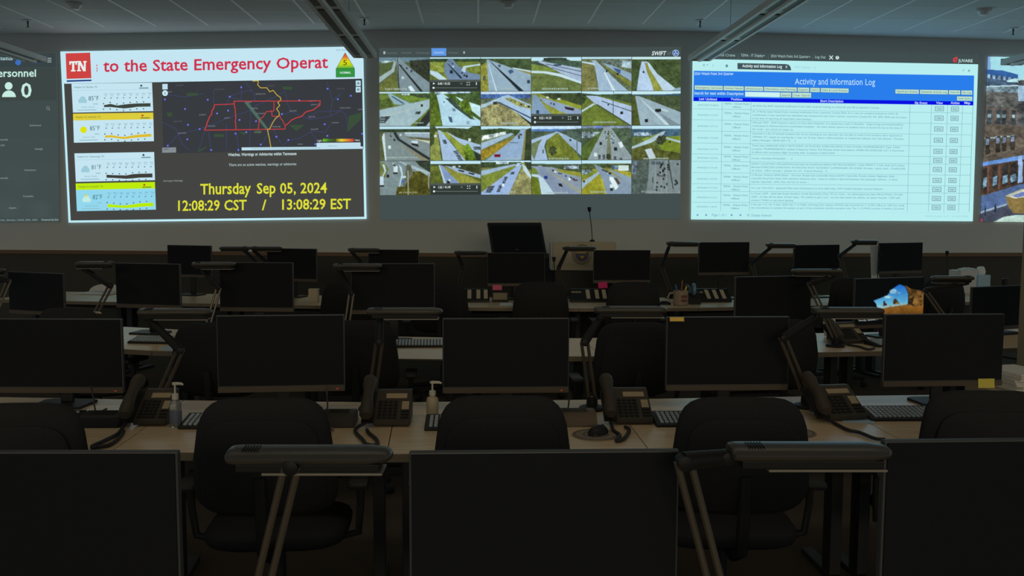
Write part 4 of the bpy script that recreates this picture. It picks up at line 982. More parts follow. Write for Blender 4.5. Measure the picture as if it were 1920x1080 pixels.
ENT = [
 ('09/05/2024 07:48:43', ['At 0754 the SWP received notification from ODS of growl testing on sirens 85 and 98 at Hamilton County. ...'], (.83,)),
 ('09/04/2024 17:33:53', ['At 1718 the State Watch Point received notification from Lawrence County EMA of a a two car accident located on HWY 43', 'southbound. It was reported one individual was transported with minor injuries. Lawrence County FD, PD, EMS, EMA was on scene', 'at the time of reporting all responders were leaving t'], (.93, .985, .38)),
 ('09/04/2024 15:31:27', ['1506 per SWP - SWP noticed a report on First Alert Dataminr of a school bus crash in Memphis - https://wreg.com/news/local/bus-', 'crash-leaves-3-children-injured-in-southwest-memphis/ - the news article reports no students were on board the bus at the time of', 'the crash - per article no major inj'], (.97, .96, .26)),
 ('09/04/2024 15:20:38', ['Attached is a list of railroad incidents that we are showing as not reported. Are we able to verify if the incidents were reported to', 'TEMA? If I need to swing by I can or if any other information is required please let me know. Thanks', 'Safety Manager TEMA ESF-1 E ..  S'], (.96, .97, .28)),
 ('09/04/2024 14:27:18', ['Tema Swp, EXERCISE ONLY HRTS EVENT ACTIVATED: EXERCISE NEWS FUNCTIONAL MURFREESBORO Type: Other', 'Location: MURFREESBORO Update Frequency: Every 720 Minutes Event Description: EXERCISE EXERCISE CAT 3 Hurricane', 'hit Biloxi with evacuation flight incoming with 10 patients CHEATHAM'], (.95, .975, .53)),
 ('09/04/2024 14:05:43', ['Footer Checklist 09/04/2024  ...  5'], (.26,)),
 ('09/04/2024 13:41:49', ['EVENT LOCATION: WILLIAMSON Interstate 65 Southbound Before MM 58.8 INCIDENT: Crash IMPACT: 4 Left Lanes (of 5 Lanes)', 'Blocked EXPECTED DURATION: 90 MINUTES TDOT INCIDENT COMMANDER ON SCENE: Enroute - injury crash - Fire/Ed/CPD', 'on scene - HELP enroute - Queue of 3 mi - 4 lanes blocked - Tr'], (.98, .985, .49)),
 ('09/04/2024 13:37:34', ['1318 per Wilson EMA Batts - Shorter Road and Cainsville Road (KSM Cainsville Road) (State Highway 266) -', 'Cainsville Road shut down with unknown clearance time - head-on collision reported between two passenger vehicles - 5 minor', 'injuries reported - EMS, Fire, and LE on scene ...'], (.93, .94, .37)),
 ('09/04/2024 13:14:18', ['1311 per TVA-ODS - Sequoyah Plant siren maintenance on siren #68 today. SWP notified Hamilton County Dispatch ...'], (.86,)),
 ('09/04/2024 12:15:15', ['1114 per OEM - 2660 Bell Road Hamilton Creek Recreation Area, FD en route - car submerged into lake (Percy Priest) 12:4 per', 'OEM - 57 feet off the bank, 20 feet deep - FD unable to get it out - no one was inside the vehicle, no water rescues - OEM will', 'contact TWRA to see about getting'], (.975, .955, .27)),
 ('09/04/2024 11:45:53', ['1136: per Y12: On 4 Sept. 2024, the Y-12 Public Warning Siren System (PWSS) was activated by Y-12 PSS Office at 1200 hrs. using', 'the Coordinates to activate the system, as part of the scheduled monthly activation test. The Y-12 PWSS consists of twelve (12) sirens'], (.985, .985)),
]
TI = (80, 150, 172)
for k, (dt, lines, frac) in enumerate(ENT):
    d = Draw()
    rowh = LY[k + 1] - LY[k]
    d.text(dt, cell(.16, k + .62), cell(.86, k + .62), 2.6, TI, 2)
    o1 = 5.6 / rowh; mid = .5
    d.text('TEMA - Watch Point', cell(1.07, k + mid - .08), cell(1.94, k + mid - .08), 3.1, (72, 136, 162), 2)
    d.text('Officer', cell(1.36, k + mid - .08 + 6.2 / rowh), cell(1.66, k + mid - .08 + 6.2 / rowh), 3.1, (72, 136, 162), 2)
    n = len(lines)
    for j, (t, f) in enumerate(zip(lines, frac)):
        yb = k + (.62 if n == 1 else ((j * 6.35 + 5.0) / rowh))
        d.text(t, cell(2.01, yb), cell(2.01 + .985 * f, yb), 3.0, TI, 2)
    row = d.build('table_row', S3)
    for c0, t in ((4, 'View'), (5, 'Edit')):
        d = Draw()
        wd = 8 if c0 == 4 else 7
        cx, cy = cell(c0 + .5, k + .5 if k < 10 else k + .45)
        fr = [(cx - wd, cy - 4.2), (cx + wd, cy - 4.0), (cx + wd - .2, cy + 4.2), (cx - wd - .2, cy + 4.0)]
        d.quad(fr, (172, 222, 226), 2); d.line(fr + [fr[0]], .8, (92, 134, 146), 3)
        d.text(t, (cx - wd * .55, cy + 1.7), (cx + wd * .55, cy + 1.8), 3.2, (84, 124, 136), 3)
        d.build(t.lower() + '_button', row)
d = Draw()
d.quad([(1297, 395.4), (1821, 399), (1820.4, 400), (1296.4, 396)], (178, 232, 240), 1)
FB = (76, 138, 200)
def K3(x, y): return (1280 + x / 6, 235 + y / 6)
d.poly([K3(176, 996), K3(176, 1022), K3(162, 1009)], FB, 2); d.rect(K3(158, 0)[0], K3(0, 996)[1], K3(163, 0)[0], K3(0, 1022)[1], FB, 2); d.poly([K3(272, 996), K3(272, 1022), K3(250, 1009)], FB, 2)
d.text('Page 1 of 1', K3(330, 1021), K3(488, 1023), 4.2, (104, 164, 188), 2)
d.poly([K3(543, 996), K3(543, 1022), K3(567, 1009)], FB, 2); d.poly([K3(640, 998), K3(640, 1022), K3(656, 1010)], FB, 2); d.rect(K3(655, 0)[0], K3(0, 998)[1], K3(660, 0)[0], K3(0, 1022)[1], FB, 2)
d.ring(*K3(739, 1010), 1.5, 2.2, (96, 150, 170), 2); d.text('Disable Refresh?', K3(772, 1025), K3(1005, 1028), 4.2, (104, 168, 190), 2)
d.text('v2024 Juvare, LLC. v5.18.0.2024', (1590 + 840 / 5.818, 235 + 1000 / 5.818), (1590 + 1312 / 5.818, 235 + 1002 / 5.818), 3.2, (150, 206, 216), 2)
d.build('page_footer', S3)

# ================================================================== picture 4: street camera at the far right, partly out of the frame
q4 = [(1852.5, 106), (2400, 118), (2380, 420), (1838, 415.5)]
S4 = video_screen('video_screen', 'projected street view of brick shop fronts, rightmost picture on the wall', q4)
d = Draw()
p = Paint(420, 300, 1)
def U(x, y): return ((x - 1838 - (14.5 * (415 - y) / 309)) / 560 * 1.0, (y - 106) / 309)
def P4(pts, c, nz=.1, bot=None): p.poly([U(*q) for q in pts], c, nz, bot)
p.rect(0, 0, 1, 1, (104, 98, 92), .2)
P4([(1838, 100), (2420, 100), (2420, 150), (1838, 150)], (172, 226, 236), .03)
P4([(1852, 106), (1858, 106), (1858, 132), (1852, 132)], (140, 176, 222), 0)
P4([(1838, 130), (1882, 132), (1911, 139), (1911, 150), (1838, 142)], (66, 112, 176), .1)
P4([(1838, 139), (1911, 146), (1911, 162), (1838, 163)], (82, 104, 128), .3)
for k in range(6): P4([(1852 + k * 10, 140 + k), (1857 + k * 10, 140.5 + k), (1857 + k * 10, 147 + k), (1852 + k * 10, 146.5 + k)], (156, 190, 220), .3)
P4([(1888, 151), (1905, 146), (1960, 146), (1960, 156), (1890, 153)], (190, 230, 236), .1)
P4([(1838, 164), (1911, 160), (1911, 173), (1838, 171)], (132, 156, 168), .4); P4([(1838, 162), (1920, 158), (1920, 160), (1838, 164)], (200, 226, 232), 0)
P4([(1838, 172), (1911, 174), (1911, 214), (1838, 204)], (104, 106, 104), .35); P4([(1911, 150), (2420, 120), (2420, 300), (1911, 240)], (92, 96, 98), .3)
P4([(1911, 160), (1925, 160), (1925, 188), (1911, 188)], (170, 200, 224), .1)
P4([(1838, 203), (1911, 203), (1911, 236), (1838, 234)], (112, 104, 98), .25)
for x in (1852, 1869, 1880, 1898): P4([(x, 206), (x + 9, 206), (x + 8, 233), (x - 1, 233)], (74, 84, 88), .3); P4([(x + 1, 214), (x + 7, 214), (x + 7, 220), (x + 1, 220)], (150, 176, 184), .3)
P4([(1838, 236), (2420, 236), (2420, 312), (1838, 312)], (104, 96, 86), .25)
P4([(1846, 258), (1906, 252), (1906, 255), (1846, 261)], (166, 186, 190), .1); P4([(1846, 287), (1908, 276), (1908, 280), (1846, 293)], (120, 112, 98), .1)
for x in (1848, 1868, 1880, 1896): P4([(x, 258 - (x - 1848) * .09), (x + 9, 257 - (x - 1848) * .09), (x + 9, 288 - (x - 1848) * .18), (x, 290 - (x - 1848) * .18)], (66, 62, 56), .3); P4([(x + 1, 260 - (x - 1848) * .09), (x + 8, 259 - (x - 1848) * .09), (x + 8, 270 - (x - 1848) * .14), (x + 1, 272 - (x - 1848) * .14)], (134, 150, 172), .3)
P4([(1838, 305), (1912, 291), (2420, 210), (2420, 222), (1912, 299), (1838, 312)], (112, 154, 214), .12)
P4([(1838, 312), (1912, 299), (2420, 222), (2420, 330), (1912, 347), (1838, 366)], (84, 68, 56), .3)
for a, b in ((1843, 1852), (1862, 1872), (1881, 1892), (1896, 1909)):
    P4([(a, 316 - (a - 1843) * .19), (b, 315 - (b - 1843) * .19), (b, 356 - (b - 1843) * .2), (a, 357 - (a - 1843) * .2)], (58, 56, 54), .25)
    P4([(a + 1, 334 - (a - 1843) * .12), (b - 1, 332 - (b - 1843) * .12), (b - 1, 350 - (b - 1843) * .2), (a + 1, 352 - (a - 1843) * .2)], (126, 160, 180), .4)
P4([(1852, 312), (1856, 312), (1855, 364), (1851, 365)], (120, 88, 78), .1); P4([(1874, 310), (1878, 309), (1877, 352), (1873, 354)], (120, 88, 78), .1)
P4([(1912, 292), (1920, 290), (1920, 340), (1911, 342)], (160, 190, 230), .1)
P4([(1838, 368), (1912, 345), (2420, 250), (2420, 330), (1960, 372), (1900, 384), (1838, 402)], (92, 116, 158), .12)
P4([(1838, 400), (1890, 382), (1920, 372), (2420, 300), (2420, 430), (1838, 430)], (78, 84, 100), .15); P4([(1838, 396), (1890, 380), (1891, 383), (1838, 400)], (160, 180, 200), .05)
P4([(1847, 384), (1849, 384), (1850, 404), (1846, 404)], (52, 60, 80), 0); P4([(1867, 380), (1869, 380), (1870, 397), (1866, 398)], (52, 60, 80), 0)
P4([(1887, 366), (1918, 353), (1975, 360), (1975, 392), (1940, 400), (1902, 398), (1892, 384)], (134, 116, 72), .15); P4([(1887, 366), (1918, 353), (1975, 360), (1906, 371)], (196, 200, 180), .1); P4([(1900, 366), (1920, 358), (1940, 362), (1910, 369)], (110, 126, 180), .2)
P4([(1862, 416), (1885, 405), (1905, 402), (2050, 402), (2070, 420), (1862, 420)], (190, 216, 206), .1); P4([(1838, 409), (1843, 409), (1843, 415), (1838, 415)], (150, 80, 90), 0)
for k in range(9): P4([(1960 + k * 45, 250 - k * 6), (1985 + k * 45, 248 - k * 6), (1985 + k * 45, 290 - k * 6), (1960 + k * 45, 292 - k * 6)], (62, 66, 70), .3)
d.raster(q4, p.out(), 1, fine=1)
d.build('street_picture', S4)
# ================================================================== ceiling fixtures
def pendant(label, X, y_end=9.95, length=7.32, zb=3.14):
    t = thing('pendant_light', label, 'light', (X, y_end, zb), 0, 'pendant lights below the ceiling')
    bm = BM()
    prof = [(-.116, .055), (-.123, .0), (-.093, -.003), (-.089, .010), (-.032, .012), (-.018, -.012), (.018, -.012), (.032, .012), (.089, .010), (.093, -.003), (.123, .0), (.116, .055)]
    lo = [bm.verts.new((x, 0, z)) for x, z in prof]; hi = [bm.verts.new((x, -length, z)) for x, z in prof]
    for k in range(len(prof)): bm.faces.new((lo[k], lo[(k + 1) % 12], hi[(k + 1) % 12], hi[k]))
    bm.faces.new(lo); bm.faces.new(hi[::-1])
    obj('housing', bm, M['pend'], t)
    for k in range(6):
        for s in (-1, 1):
            bm = B((s * .060, -.12 - .525 - k * 1.2, .009), (.050, 1.05, .012), .003)
            obj('louver', bm, M['louver'], t)
    bm = BM(); box(bm, (0, .006, .03), (.236, .012, .07), .004)
    obj('end_cap', bm, M['pend'], t)
    for y in (-1.2, -3.6, -6.1):
        obj('suspension_wire', tube(BM(), [(0, y, .08), (0, y, CEIL - zb)], .0018, 6), M['dmetal'], t)
    return t
pendant('long white pendant light overhanging the corner of the welcome board', -1.16)
pendant('long white pendant light pointing at the top left corner of the activity log', 2.30)
pendant('leftmost pendant light, its tip crossing the personnel board', -4.72, 10.45)
pendant('rightmost pendant light, its tip in front of the street picture', 5.67, 10.05)
for x, y, lab in ((140, 6, 'round smoke detector on the left part of the ceiling'), (953, 3, 'round smoke detector at the top centre of the ceiling'), (1845, 17, 'round smoke detector on the right part of the ceiling')):
    p = Pz(x, y, CEIL)
    t = thing('smoke_detector', lab, 'smoke detector', (p.x, p.y, CEIL - .004), 0, 'smoke detectors on the ceiling')
    obj('base_plate', lathe(BM(), [(.075, -.02), (.078, 0)], n=24), M['white'], t, True)
    obj('sensor', lathe(BM(), [(.02, -.062), (.042, -.056), (.05, -.035), (.062, -.02)], n=24), M['pend'], t, True)
for x, y, lab in ((52, 38, 'ceiling sprinkler far left'), (683, 34, 'ceiling sprinkler beside the tip of the left pendant light'), (1313, 38, 'ceiling sprinkler left of the pendant over the activity log'), (1900, 53, 'ceiling sprinkler far right near the street picture')):
    p = Pz(x, y, CEIL)
    t = thing('sprinkler', 'small ' + lab, 'sprinkler', (p.x, p.y, CEIL - .004), 0, 'sprinklers on the ceiling')
    obj('flange', lathe(BM(), [(.05, -.006), (.055, 0)], n=20), M['pend'], t, True)
    obj('nozzle', lathe(BM(), [(.016, -.07), (.018, -.066), (.006, -.062), (.008, -.02), (.014, -.006)], n=12), M['dmetal'], t, True)

# ================================================================== work stations
DZ = 0.74
def panel_width(xl, xr, Z, yaw):
    xc = (xl + xr) / 2; a = R(yaw + 2.06)
    return (xr - xl) * Z / F / (math.cos(a) - (xc - 960) / F * math.sin(a))
MON = {}
def monitor(key, label, xl, xr, yt, hpx, Z, yaw, group, led=False, off=True):
    W = panel_width(xl, xr, Z, yaw); H = hpx * Z / F
    # perspective puts the middle of a turned panel a little off the middle of its picture
    top = Pd((xl + xr) / 2, yt, Z)
    t = thing('monitor', label, 'monitor', (top.x, top.y, DZ), R(yaw), group)
    zt = top.z - DZ; zb = zt - H; zc = (zt + zb) / 2
    chin = min(.026, H * .085)
    bm = BM(); box(bm, (0, .012, zc), (W, .022, H), .004); box(bm, (0, .028, zc - H * .05), (W * .62, .022, H * .55), .008)
    hs = obj('housing', bm, M['bezel'], t)
    obj('screen', B((0, -.0015, zc + chin / 2), (W - .010, .004, H - chin - .007)), M['screen'], t)
    obj('bottom_bezel', B((0, -.002, zb + chin / 2), (W - .002, .005, chin - .002), .001), M['chin'], t)
    if led:
        obj('power_light', B((W * .44, -.005, zb + chin * .45), (.009, .003, .004)), M['led'], t)
    zz = max(.03, zb)
    obj('stand_neck', B((0, .055, (zc - .02 + .012) / 2), (.055, .022, max(.05, zc - .02 - .012)), .004), M['black'], t)
    bm = BM(); prism(bm, [(-.11, -.07), (.11, -.07), (.12, .09), (.09, .11), (-.09, .11), (-.12, .09)], 0.0005, .012)
    obj('stand_base', bm, M['black'], t)
    MON[key] = dict(o=t, W=W, H=H, zt=zt, zb=zb, Z=Z, yaw=yaw, x=top.x, y=top.y, chin=chin)
    return t
GA, GB, GC, GD = 'monitors in the nearest row', 'monitors in the second row', 'monitors in the third row', 'monitors in the row by the video wall'
monitor('A1', 'large dark monitor in the nearest row, cut off by the left edge of the frame', -183, 338, 848, 318, 1.9, -1, GA)
monitor('A2', 'large dark monitor in the nearest row, centre of the frame', 763, 1281, 847, 318, 1.9, 0.5, GA)
monitor('A3', 'large dark monitor in the nearest row, cut off by the right edge of the frame', 1657, 2172, 825, 318, 1.9, 1, GA)
monitor('B1', 'dark monitor in the second row, cut off by the left edge of the frame', -8, 228, 598, 142, 4.18, -2, GB, True)
monitor('B2', 'dark second row monitor left of centre, red light on its bezel', 405, 647, 591, 147, 4.05, 4, GB, True)
monitor('B3', 'dark monitor in the second row, straight behind the centre chair', 829, 1069, 597, 143, 4.12, 1, GB, True)
monitor('B4', 'dark monitor in the second row with a yellow note on its top corner', 1250, 1482, 594, 141, 4.22, 1, GB)
monitor('B5', 'dark monitor in the second row with a yellow strip on its bottom bezel', 1660, 1886, 589, 138, 4.30, 2, GB)
monitor('C1', 'dark monitor in the third row, leftmost, turned away to the left', 14, 117, 511, 80, 6.9, -24, GC)
monitor('C2', 'dark monitor in the third row right of the white angled table', 215, 336, 494, 85, 6.55, -15, GC)
monitor('C3', 'dark monitor in the third row above the second monitor of the row in front', 410, 549, 492, 93, 6.35, -5, GC)
monitor('C4', 'dark wide monitor in the third row, left of the centre podium', 658, 815, 494, 96, 6.2, 0, GC)
monitor('C5', 'dark monitor in the third row below the activity log', 1380, 1523, 518, 93, 6.45, 12, GC)
monitor('C6', 'monitor in the third row showing a beach cave picture', 1605, 1735, 521, 94, 6.5, 18, GC)
monitor('C7', 'dark monitor in the third row beside the right pier', 1825, 1946, 536, 83, 6.7, 20, GC)
monitor('D1', 'small dark monitor by the video wall, leftmost of its row', 313, 395, 460, 60, 9.3, -18, GD)
monitor('D2', 'dark monitor by the video wall, second from the left of its row', 500, 593, 466, 62, 9.15, -14, GD)
monitor('D3', 'dark monitor by the video wall, below the lower right corner of the welcome board', 690, 785, 468, 62, 9.05, -8, GD)
monitor('D4', 'dark monitor by the video wall, in front of the tilted podium screen', 914, 1022, 474, 63, 8.98, 0, GD)
monitor('D5', 'dark monitor by the video wall, in front of the lectern', 1113, 1220, 469, 62, 8.98, 3, GD)
monitor('D6', 'dark monitor by the video wall behind the coffee mug', 1311, 1406, 454, 62, 9.1, 10, GD)
monitor('D7', 'dark monitor by the video wall, second from the right of its row', 1490, 1575, 459, 55, 9.3, 16, GD)
monitor('D8', 'dark monitor by the video wall, rightmost of its row, with a white card beside it', 1650, 1731, 455, 58, 9.5, 20, GD)

def row_frames(st):
    """desk outlines of neighbouring stations share their side edges"""
    out = []
    n = len(st)
    for i, (x, y, yaw, f, r, half) in enumerate(st):
        a = R(yaw)
        def loc(px, py):
            dx, dy = px - x, py - y
            return (dx * math.cos(a) + dy * math.sin(a), -dx * math.sin(a) + dy * math.cos(a))
        def side(sgn):
            j = i + sgn
            if 0 <= j < n:
                x2, y2, yaw2, f2, r2, h2 = st[j]
                mx, my = (x + x2) / 2, (y + y2) / 2; am = R((yaw + yaw2) / 2)
                ff, rr = (f + f2) / 2, (r + r2) / 2
            else:
                am = a; mx, my = x + sgn * half * math.cos(a), y + sgn * half * math.sin(a); ff, rr = f, r
            nx, ny = -math.sin(am), math.cos(am)
            g = -sgn * .002
            fr = loc(mx - nx * ff, my - ny * ff); re = loc(mx + nx * rr, my + ny * rr)
            return (fr[0] + g, fr[1]), (re[0] + g, re[1])
        (fl, rl), (frr, rr_) = side(-1), side(1)
        out.append((fl, frr, rr_, rl))
    return out
def desk_row(st, labels, group):
    for (x, y, yaw, f, r, half), (fl, fr, rr, rl), lab in zip(st, row_frames(st), labels):
        t = thing('desk', lab, 'desk', (x, y, 0), R(yaw), group)
        bm = BM(); prism(bm, [fl, fr, rr, rl], DZ - .028, DZ)
        obj('tabletop', bm, M['desk'], t)
        bm = BM(); prism(bm, [(fl[0], fl[1] - .006), (fr[0], fr[1] - .006), (fr[0], fr[1] - .0003), (fl[0], fl[1] - .0003)], DZ - .030, DZ - .001)
        obj('edge_band', bm, M['edge'], t)
        for s, F_, Rr in ((1, fl, rl), (-1, fr, rr)):
            u = .62; cx, cy = F_[0] * (1 - u) + Rr[0] * u + s * .06, F_[1] * (1 - u) + Rr[1] * u
            bm = B((cx, cy, (DZ - .03) / 2 + .012), (.05, .09, DZ - .054), .004); box(bm, (cx, cy, .013), (.055, (Rr[1] - F_[1]) * .62, .026), .005)
            obj('leg', bm, M['dmetal'], t)
        bm = B(((rl[0] + rr[0]) / 2, (rl[1] + rr[1]) / 2 - .10, DZ - .10), (abs(rr[0] - rl[0]) * .72, .10, .08), .006)
        obj('cable_tray', bm, M['black'], t)
def stn(key, f, r, half=.48): m = MON[key]; return (m['x'], m['y'], m['yaw'], f, r, half)
def stp(px, Z, yaw, f, r, half=.48):
    p = Pd(px, 540, Z); return (p.x, p.y, yaw, f, r, half)
desk_row([stn('A1', .62, .22), stn('A2', .62, .22), stn('A3', .62, .22)],
         ['desk under the left monitor of the nearest row', 'desk under the centre monitor of the nearest row', 'desk under the right monitor of the nearest row'], 'desks of the nearest row')
desk_row([stn('B1', .72, .2), stn('B2', .70, .2), stn('B3', .70, .2), stn('B4', .74, .2), stn('B5', .78, .2, .45)],
         ['maple desk of the second row under the leftmost monitor', 'maple desk of the second row with the clear sanitizer bottle', 'maple desk of the second row with the round mouse pad', 'maple desk of the second row under the monitor with the yellow note', 'maple desk of the second row under its rightmost monitor'], 'maple desks of the second row')
desk_row([stn('C1', .7, .22), stn('C2', .66, .22), stn('C3', .68, .22), stn('C4', .55, .22), stp(985, 6.15, 2, .55, .22), stp(1215, 6.2, 5, .55, .22), stn('C5', .62, .22), stn('C6', .62, .22), stn('C7', .6, .22)],
         ['maple desk of the third row under its leftmost monitor', 'maple desk of the third row right of the white table', 'maple desk of the third row behind the second chair', 'maple desk of the third row with a sheet of paper', 'maple desk of the third row hidden behind the centre monitor', 'maple desk of the third row without a monitor behind a desk lamp', 'maple desk of the third row under the activity log', 'maple desk of the third row with the beach picture monitor', 'maple desk of the third row beside the pier'], 'maple desks of the third row')
desk_row([stp(150, 9.35, -16, .62, .2), stn('D1', .7, .2), stn('D2', .7, .2), stn('D3', .7, .2), stn('D4', .72, .2), stn('D5', .72, .2), stn('D6', .7, .2), stn('D7', .7, .2), stn('D8', .7, .2), stp(1862, 9.9, 22, .7, .25)],
         ['pale desk end at the far left below the personnel board', 'maple desk by the wall under its leftmost monitor', 'maple desk by the wall with a small cream box', 'maple desk by the wall below the gap between the pictures', 'maple desk by the wall with pink note and striped phone', 'maple desk by the wall in front of the lectern', 'maple desk by the wall with mug and pens', 'maple desk by the wall under its second monitor from the right', 'maple desk by the wall under its rightmost monitor', 'maple desk end at the far right with tissue boxes'], 'maple desks of the row by the video wall')

# beach cave picture on monitor C6
m6 = MON['C6']
p = Paint(96, 56)
A = p.rect; P_ = p.poly
A(0, 0, 1, 1, (14, 15, 15), .05)
P_([(.26, .47), (.45, .37), (.53, .22), (.63, .13), (.71, .18), (.76, .35), (.76, .56), (.45, .64), (.33, .66), (.30, .55)], (36, 112, 200), .05, (128, 204, 222))
p.blob(.54, .28, .05, .05, (150, 200, 228), .2); p.blob(.47, .40, .06, .03, (160, 214, 226), .2); p.blob(.60, .32, .05, .025, (120, 180, 222), .2)
P_([(.30, .58), (.76, .55), (.76, .58), (.33, .66)], (150, 190, 196), .1)
P_([(.40, .56), (.405, .48), (.425, .48), (.43, .53), (.46, .56), (.46, .58), (.40, .6)], (62, 44, 34), .2); P_([(.54, .56), (.55, .46), (.58, .44), (.61, .5), (.64, .56)], (72, 52, 34), .2); P_([(.59, .5), (.64, .56), (.58, .56)], (150, 110, 50), .1)
P_([(.71, .15), (.80, .24), (1, .30), (1, .8), (.74, .8), (.77, .56), (.77, .35)], (116, 84, 44), .45)
p.blob(.83, .52, .06, .09, (52, 40, 28)); p.blob(.92, .40, .04, .05, (70, 54, 34)); P_([(.83, .58), (.86, .4), (.9, .3), (.96, .3), (.88, .6)], (130, 98, 52), .3)
P_([(.34, .66), (.5, .62), (.75, .585), (.8, .64), (1, .62), (1, .80), (.44, .80)], (150, 104, 42), .12, (112, 74, 30))
d = Draw()
d.raster([(0, 0), (1, 0), (1, 1), (0, 1)], p.out(), 1)
d.text('Thursday, September 5', (.045, .915), (.33, .905), .034, (176, 180, 182), 2)
def on_c6(v):
    w = m6['W'] - .012; h = m6['H'] - m6['chin'] - .009
    return np.column_stack([(v[:, 0] - .5) * w, -.0038 - .0004 * v[:, 2], m6['zb'] + m6['chin'] + .001 + (1 - v[:, 1]) * h])
setp(d.build('screen_picture', m6['o'], xyz=on_c6), 'lit picture of a beach cave')

# ================================================================== chairs
def chair_proto():
    t = thing('office_chair', 'x', 'chair', (0, 0, 0))
    out = []
    W0, W1, H0, H1 = .205, .245, .58, 1.0           # backrest: wider below, rounded shoulders
    N = 14
    right = []
    for k in range(N + 1):                          # from bottom middle to top middle on the right side
        a = -PI / 2 + PI * k / N
        c, s = math.cos(a), math.sin(a)
        e = 2 / 4.6
        x = math.copysign(abs(c) ** e, c); w = math.copysign(abs(s) ** e, s)
        zz = (H0 + H1) / 2 + (H1 - H0) / 2 * w
        hw = W1 + (W0 - W1) * max(0, (zz - H0) / (H1 - H0)) ** 1.4
        right.append((x * hw, zz))
    outline = right + [(-x, z) for x, z in right[-2:0:-1]]
    bend = lambda u, z: -.235 - .10 * (z - .58) + .9 * u * u - .06 * math.sin(PI * (z - .58) / .42)
    obj('backrest', pillow(BM(), outline, .055, bend), M['fabric'], t, True)
    o2 = [(x * .86, .60 + (z - .58) * .80) for x, z in outline]
    obj('back_shell', pillow(BM(), o2, .02, lambda u, z: bend(u, z) - .036), M['fabric'], t, True)
    seat = [(.25 * math.copysign(abs(math.cos(a)) ** .5, math.cos(a)), .23 * math.copysign(abs(math.sin(a)) ** .5, math.sin(a)) + .03) for a in [2 * PI * k / 28 for k in range(28)]]
    obj('seat', pillow(BM(), seat, .075, lambda u, v: .465 - .12 * max(0, v - .12), axis='z'), M['fabric'], t, True)
    obj('back_support', tube(BM(), [(0, -.05, .415), (0, -.20, .42), (0, -.31, .47), (0, -.335, .60), (0, -.35, .75)], .022, 8), M['black'], t, True)
    for s in (-1, 1):
        bm = tube(BM(), [(s * .20, -.04, .43), (s * .285, -.04, .45), (s * .295, -.06, .56), (s * .295, -.06, .645)], .014, 8); box(bm, (s * .295, -.05, .655), (.07, .22, .028), .012)
        obj('armrest', bm, M['black'], t, True)
    obj('gas_column', lathe(BM(), [(.03, .10), (.03, .26), (.02, .262), (.02, .40), (.09, .405), (.09, .425)], n=16), M['dmetal'], t, True)
    bm = BM(); lathe(bm, [(.045, .075), (.05, .12), (.04, .13)], n=16)
    for k in range(5):
        a = 2 * PI * k / 5 + .3
        tube(bm, [(.03 * math.cos(a), .03 * math.sin(a), .105), (.30 * math.cos(a), .30 * math.sin(a), .075)], [.026, .016], 8)
    b = obj('star_base', bm, M['black'], t, True)
    for k in range(5):
        a = 2 * PI * k / 5 + .3
        Mx = Matrix.Translation((.30 * math.cos(a), .30 * math.sin(a), .030)) @ Matrix.Rotation(a, 4, 'Z') @ Matrix.Rotation(PI / 2, 4, 'X')
        obj('caster', lathe(BM(), [(.02, -.022), (.029, -.018), (.029, .018), (.02, .022)], n=14, M=Mx), M['black'], b, True)
    return t
CH = chair_proto(); _first = [True]
def chair(label, px, ytop, yaw, group, Z=None):
    """px, ytop: middle of the top edge of the backrest"""
    if Z is None:
        v = ray(px, ytop); k = (1.0 - HC) / v.z; p = Vector((0, 0, HC)) + v * k
    else:
        p = Pd(px, ytop, Z)
    a = R(yaw)
    off = Vector((-.31 * math.sin(a) * -1, -.31 * math.cos(a), 0))
    loc = (p.x - off.x, p.y - off.y, 0)
    if _first[0]: o = CH; _first[0] = False
    else: o = copy_tree(CH)
    o.location = loc; o.rotation_euler = (0, 0, a); o['label'] = label; o['group'] = group
    o.scale = (1.02, 1, 1)
    return o
G2, G3, G4 = 'black chairs at the second row', 'black chairs at the third row', 'black chairs at the row by the video wall'
chair('black office chair at the second row, cut off by the left edge of the frame', 14, 760, 3, G2)
chair('black office chair at the second row behind the nearest left desk lamp', 489, 750, 2, G2)
chair('black office chair at the second row, centre of the frame', 943, 746, 0, G2)
chair('black office chair at the second row behind the nearest right desk lamp', 1397, 749, -3, G2)
chair('black office chair at the second row, cut off by the right edge of the frame', 1862, 736, -4, G2)
chair('black office chair at the third row, its top above the leftmost second row monitor', 118, 579, -14, G3)
chair('black office chair at the third row, between the two leftmost second row monitors', 392, 606, -8, G3)
chair('black office chair at the third row in front of the desk with the paper sheet', 666, 602, 3, G3)
chair('black office chair at the third row left of the desk telephone', 1470, 600, 8, G3)
chair('black office chair at the third row behind the lamp left of the yellow-noted monitor', 1196, 606, 4, G3)
chair('black office chair by the wall behind the third row desk lamp, left of centre', 650, 530, -8, G4)
chair('black office chair by the wall beside the edge of the wide third row monitor', 824, 531, -4, G4)
chair('black office chair by the wall, centre of the frame', 1015, 529, 1, G4)
chair('black office chair by the wall left of the coffee mug', 1190, 529, 4, G4)
chair('black office chair by the wall, half hidden by the beach picture monitor', 1604, 522, 14, G4)
chair('black office chair by the wall in front of the paper box, far right', 1778, 517, 18, G4, Z=8.4)
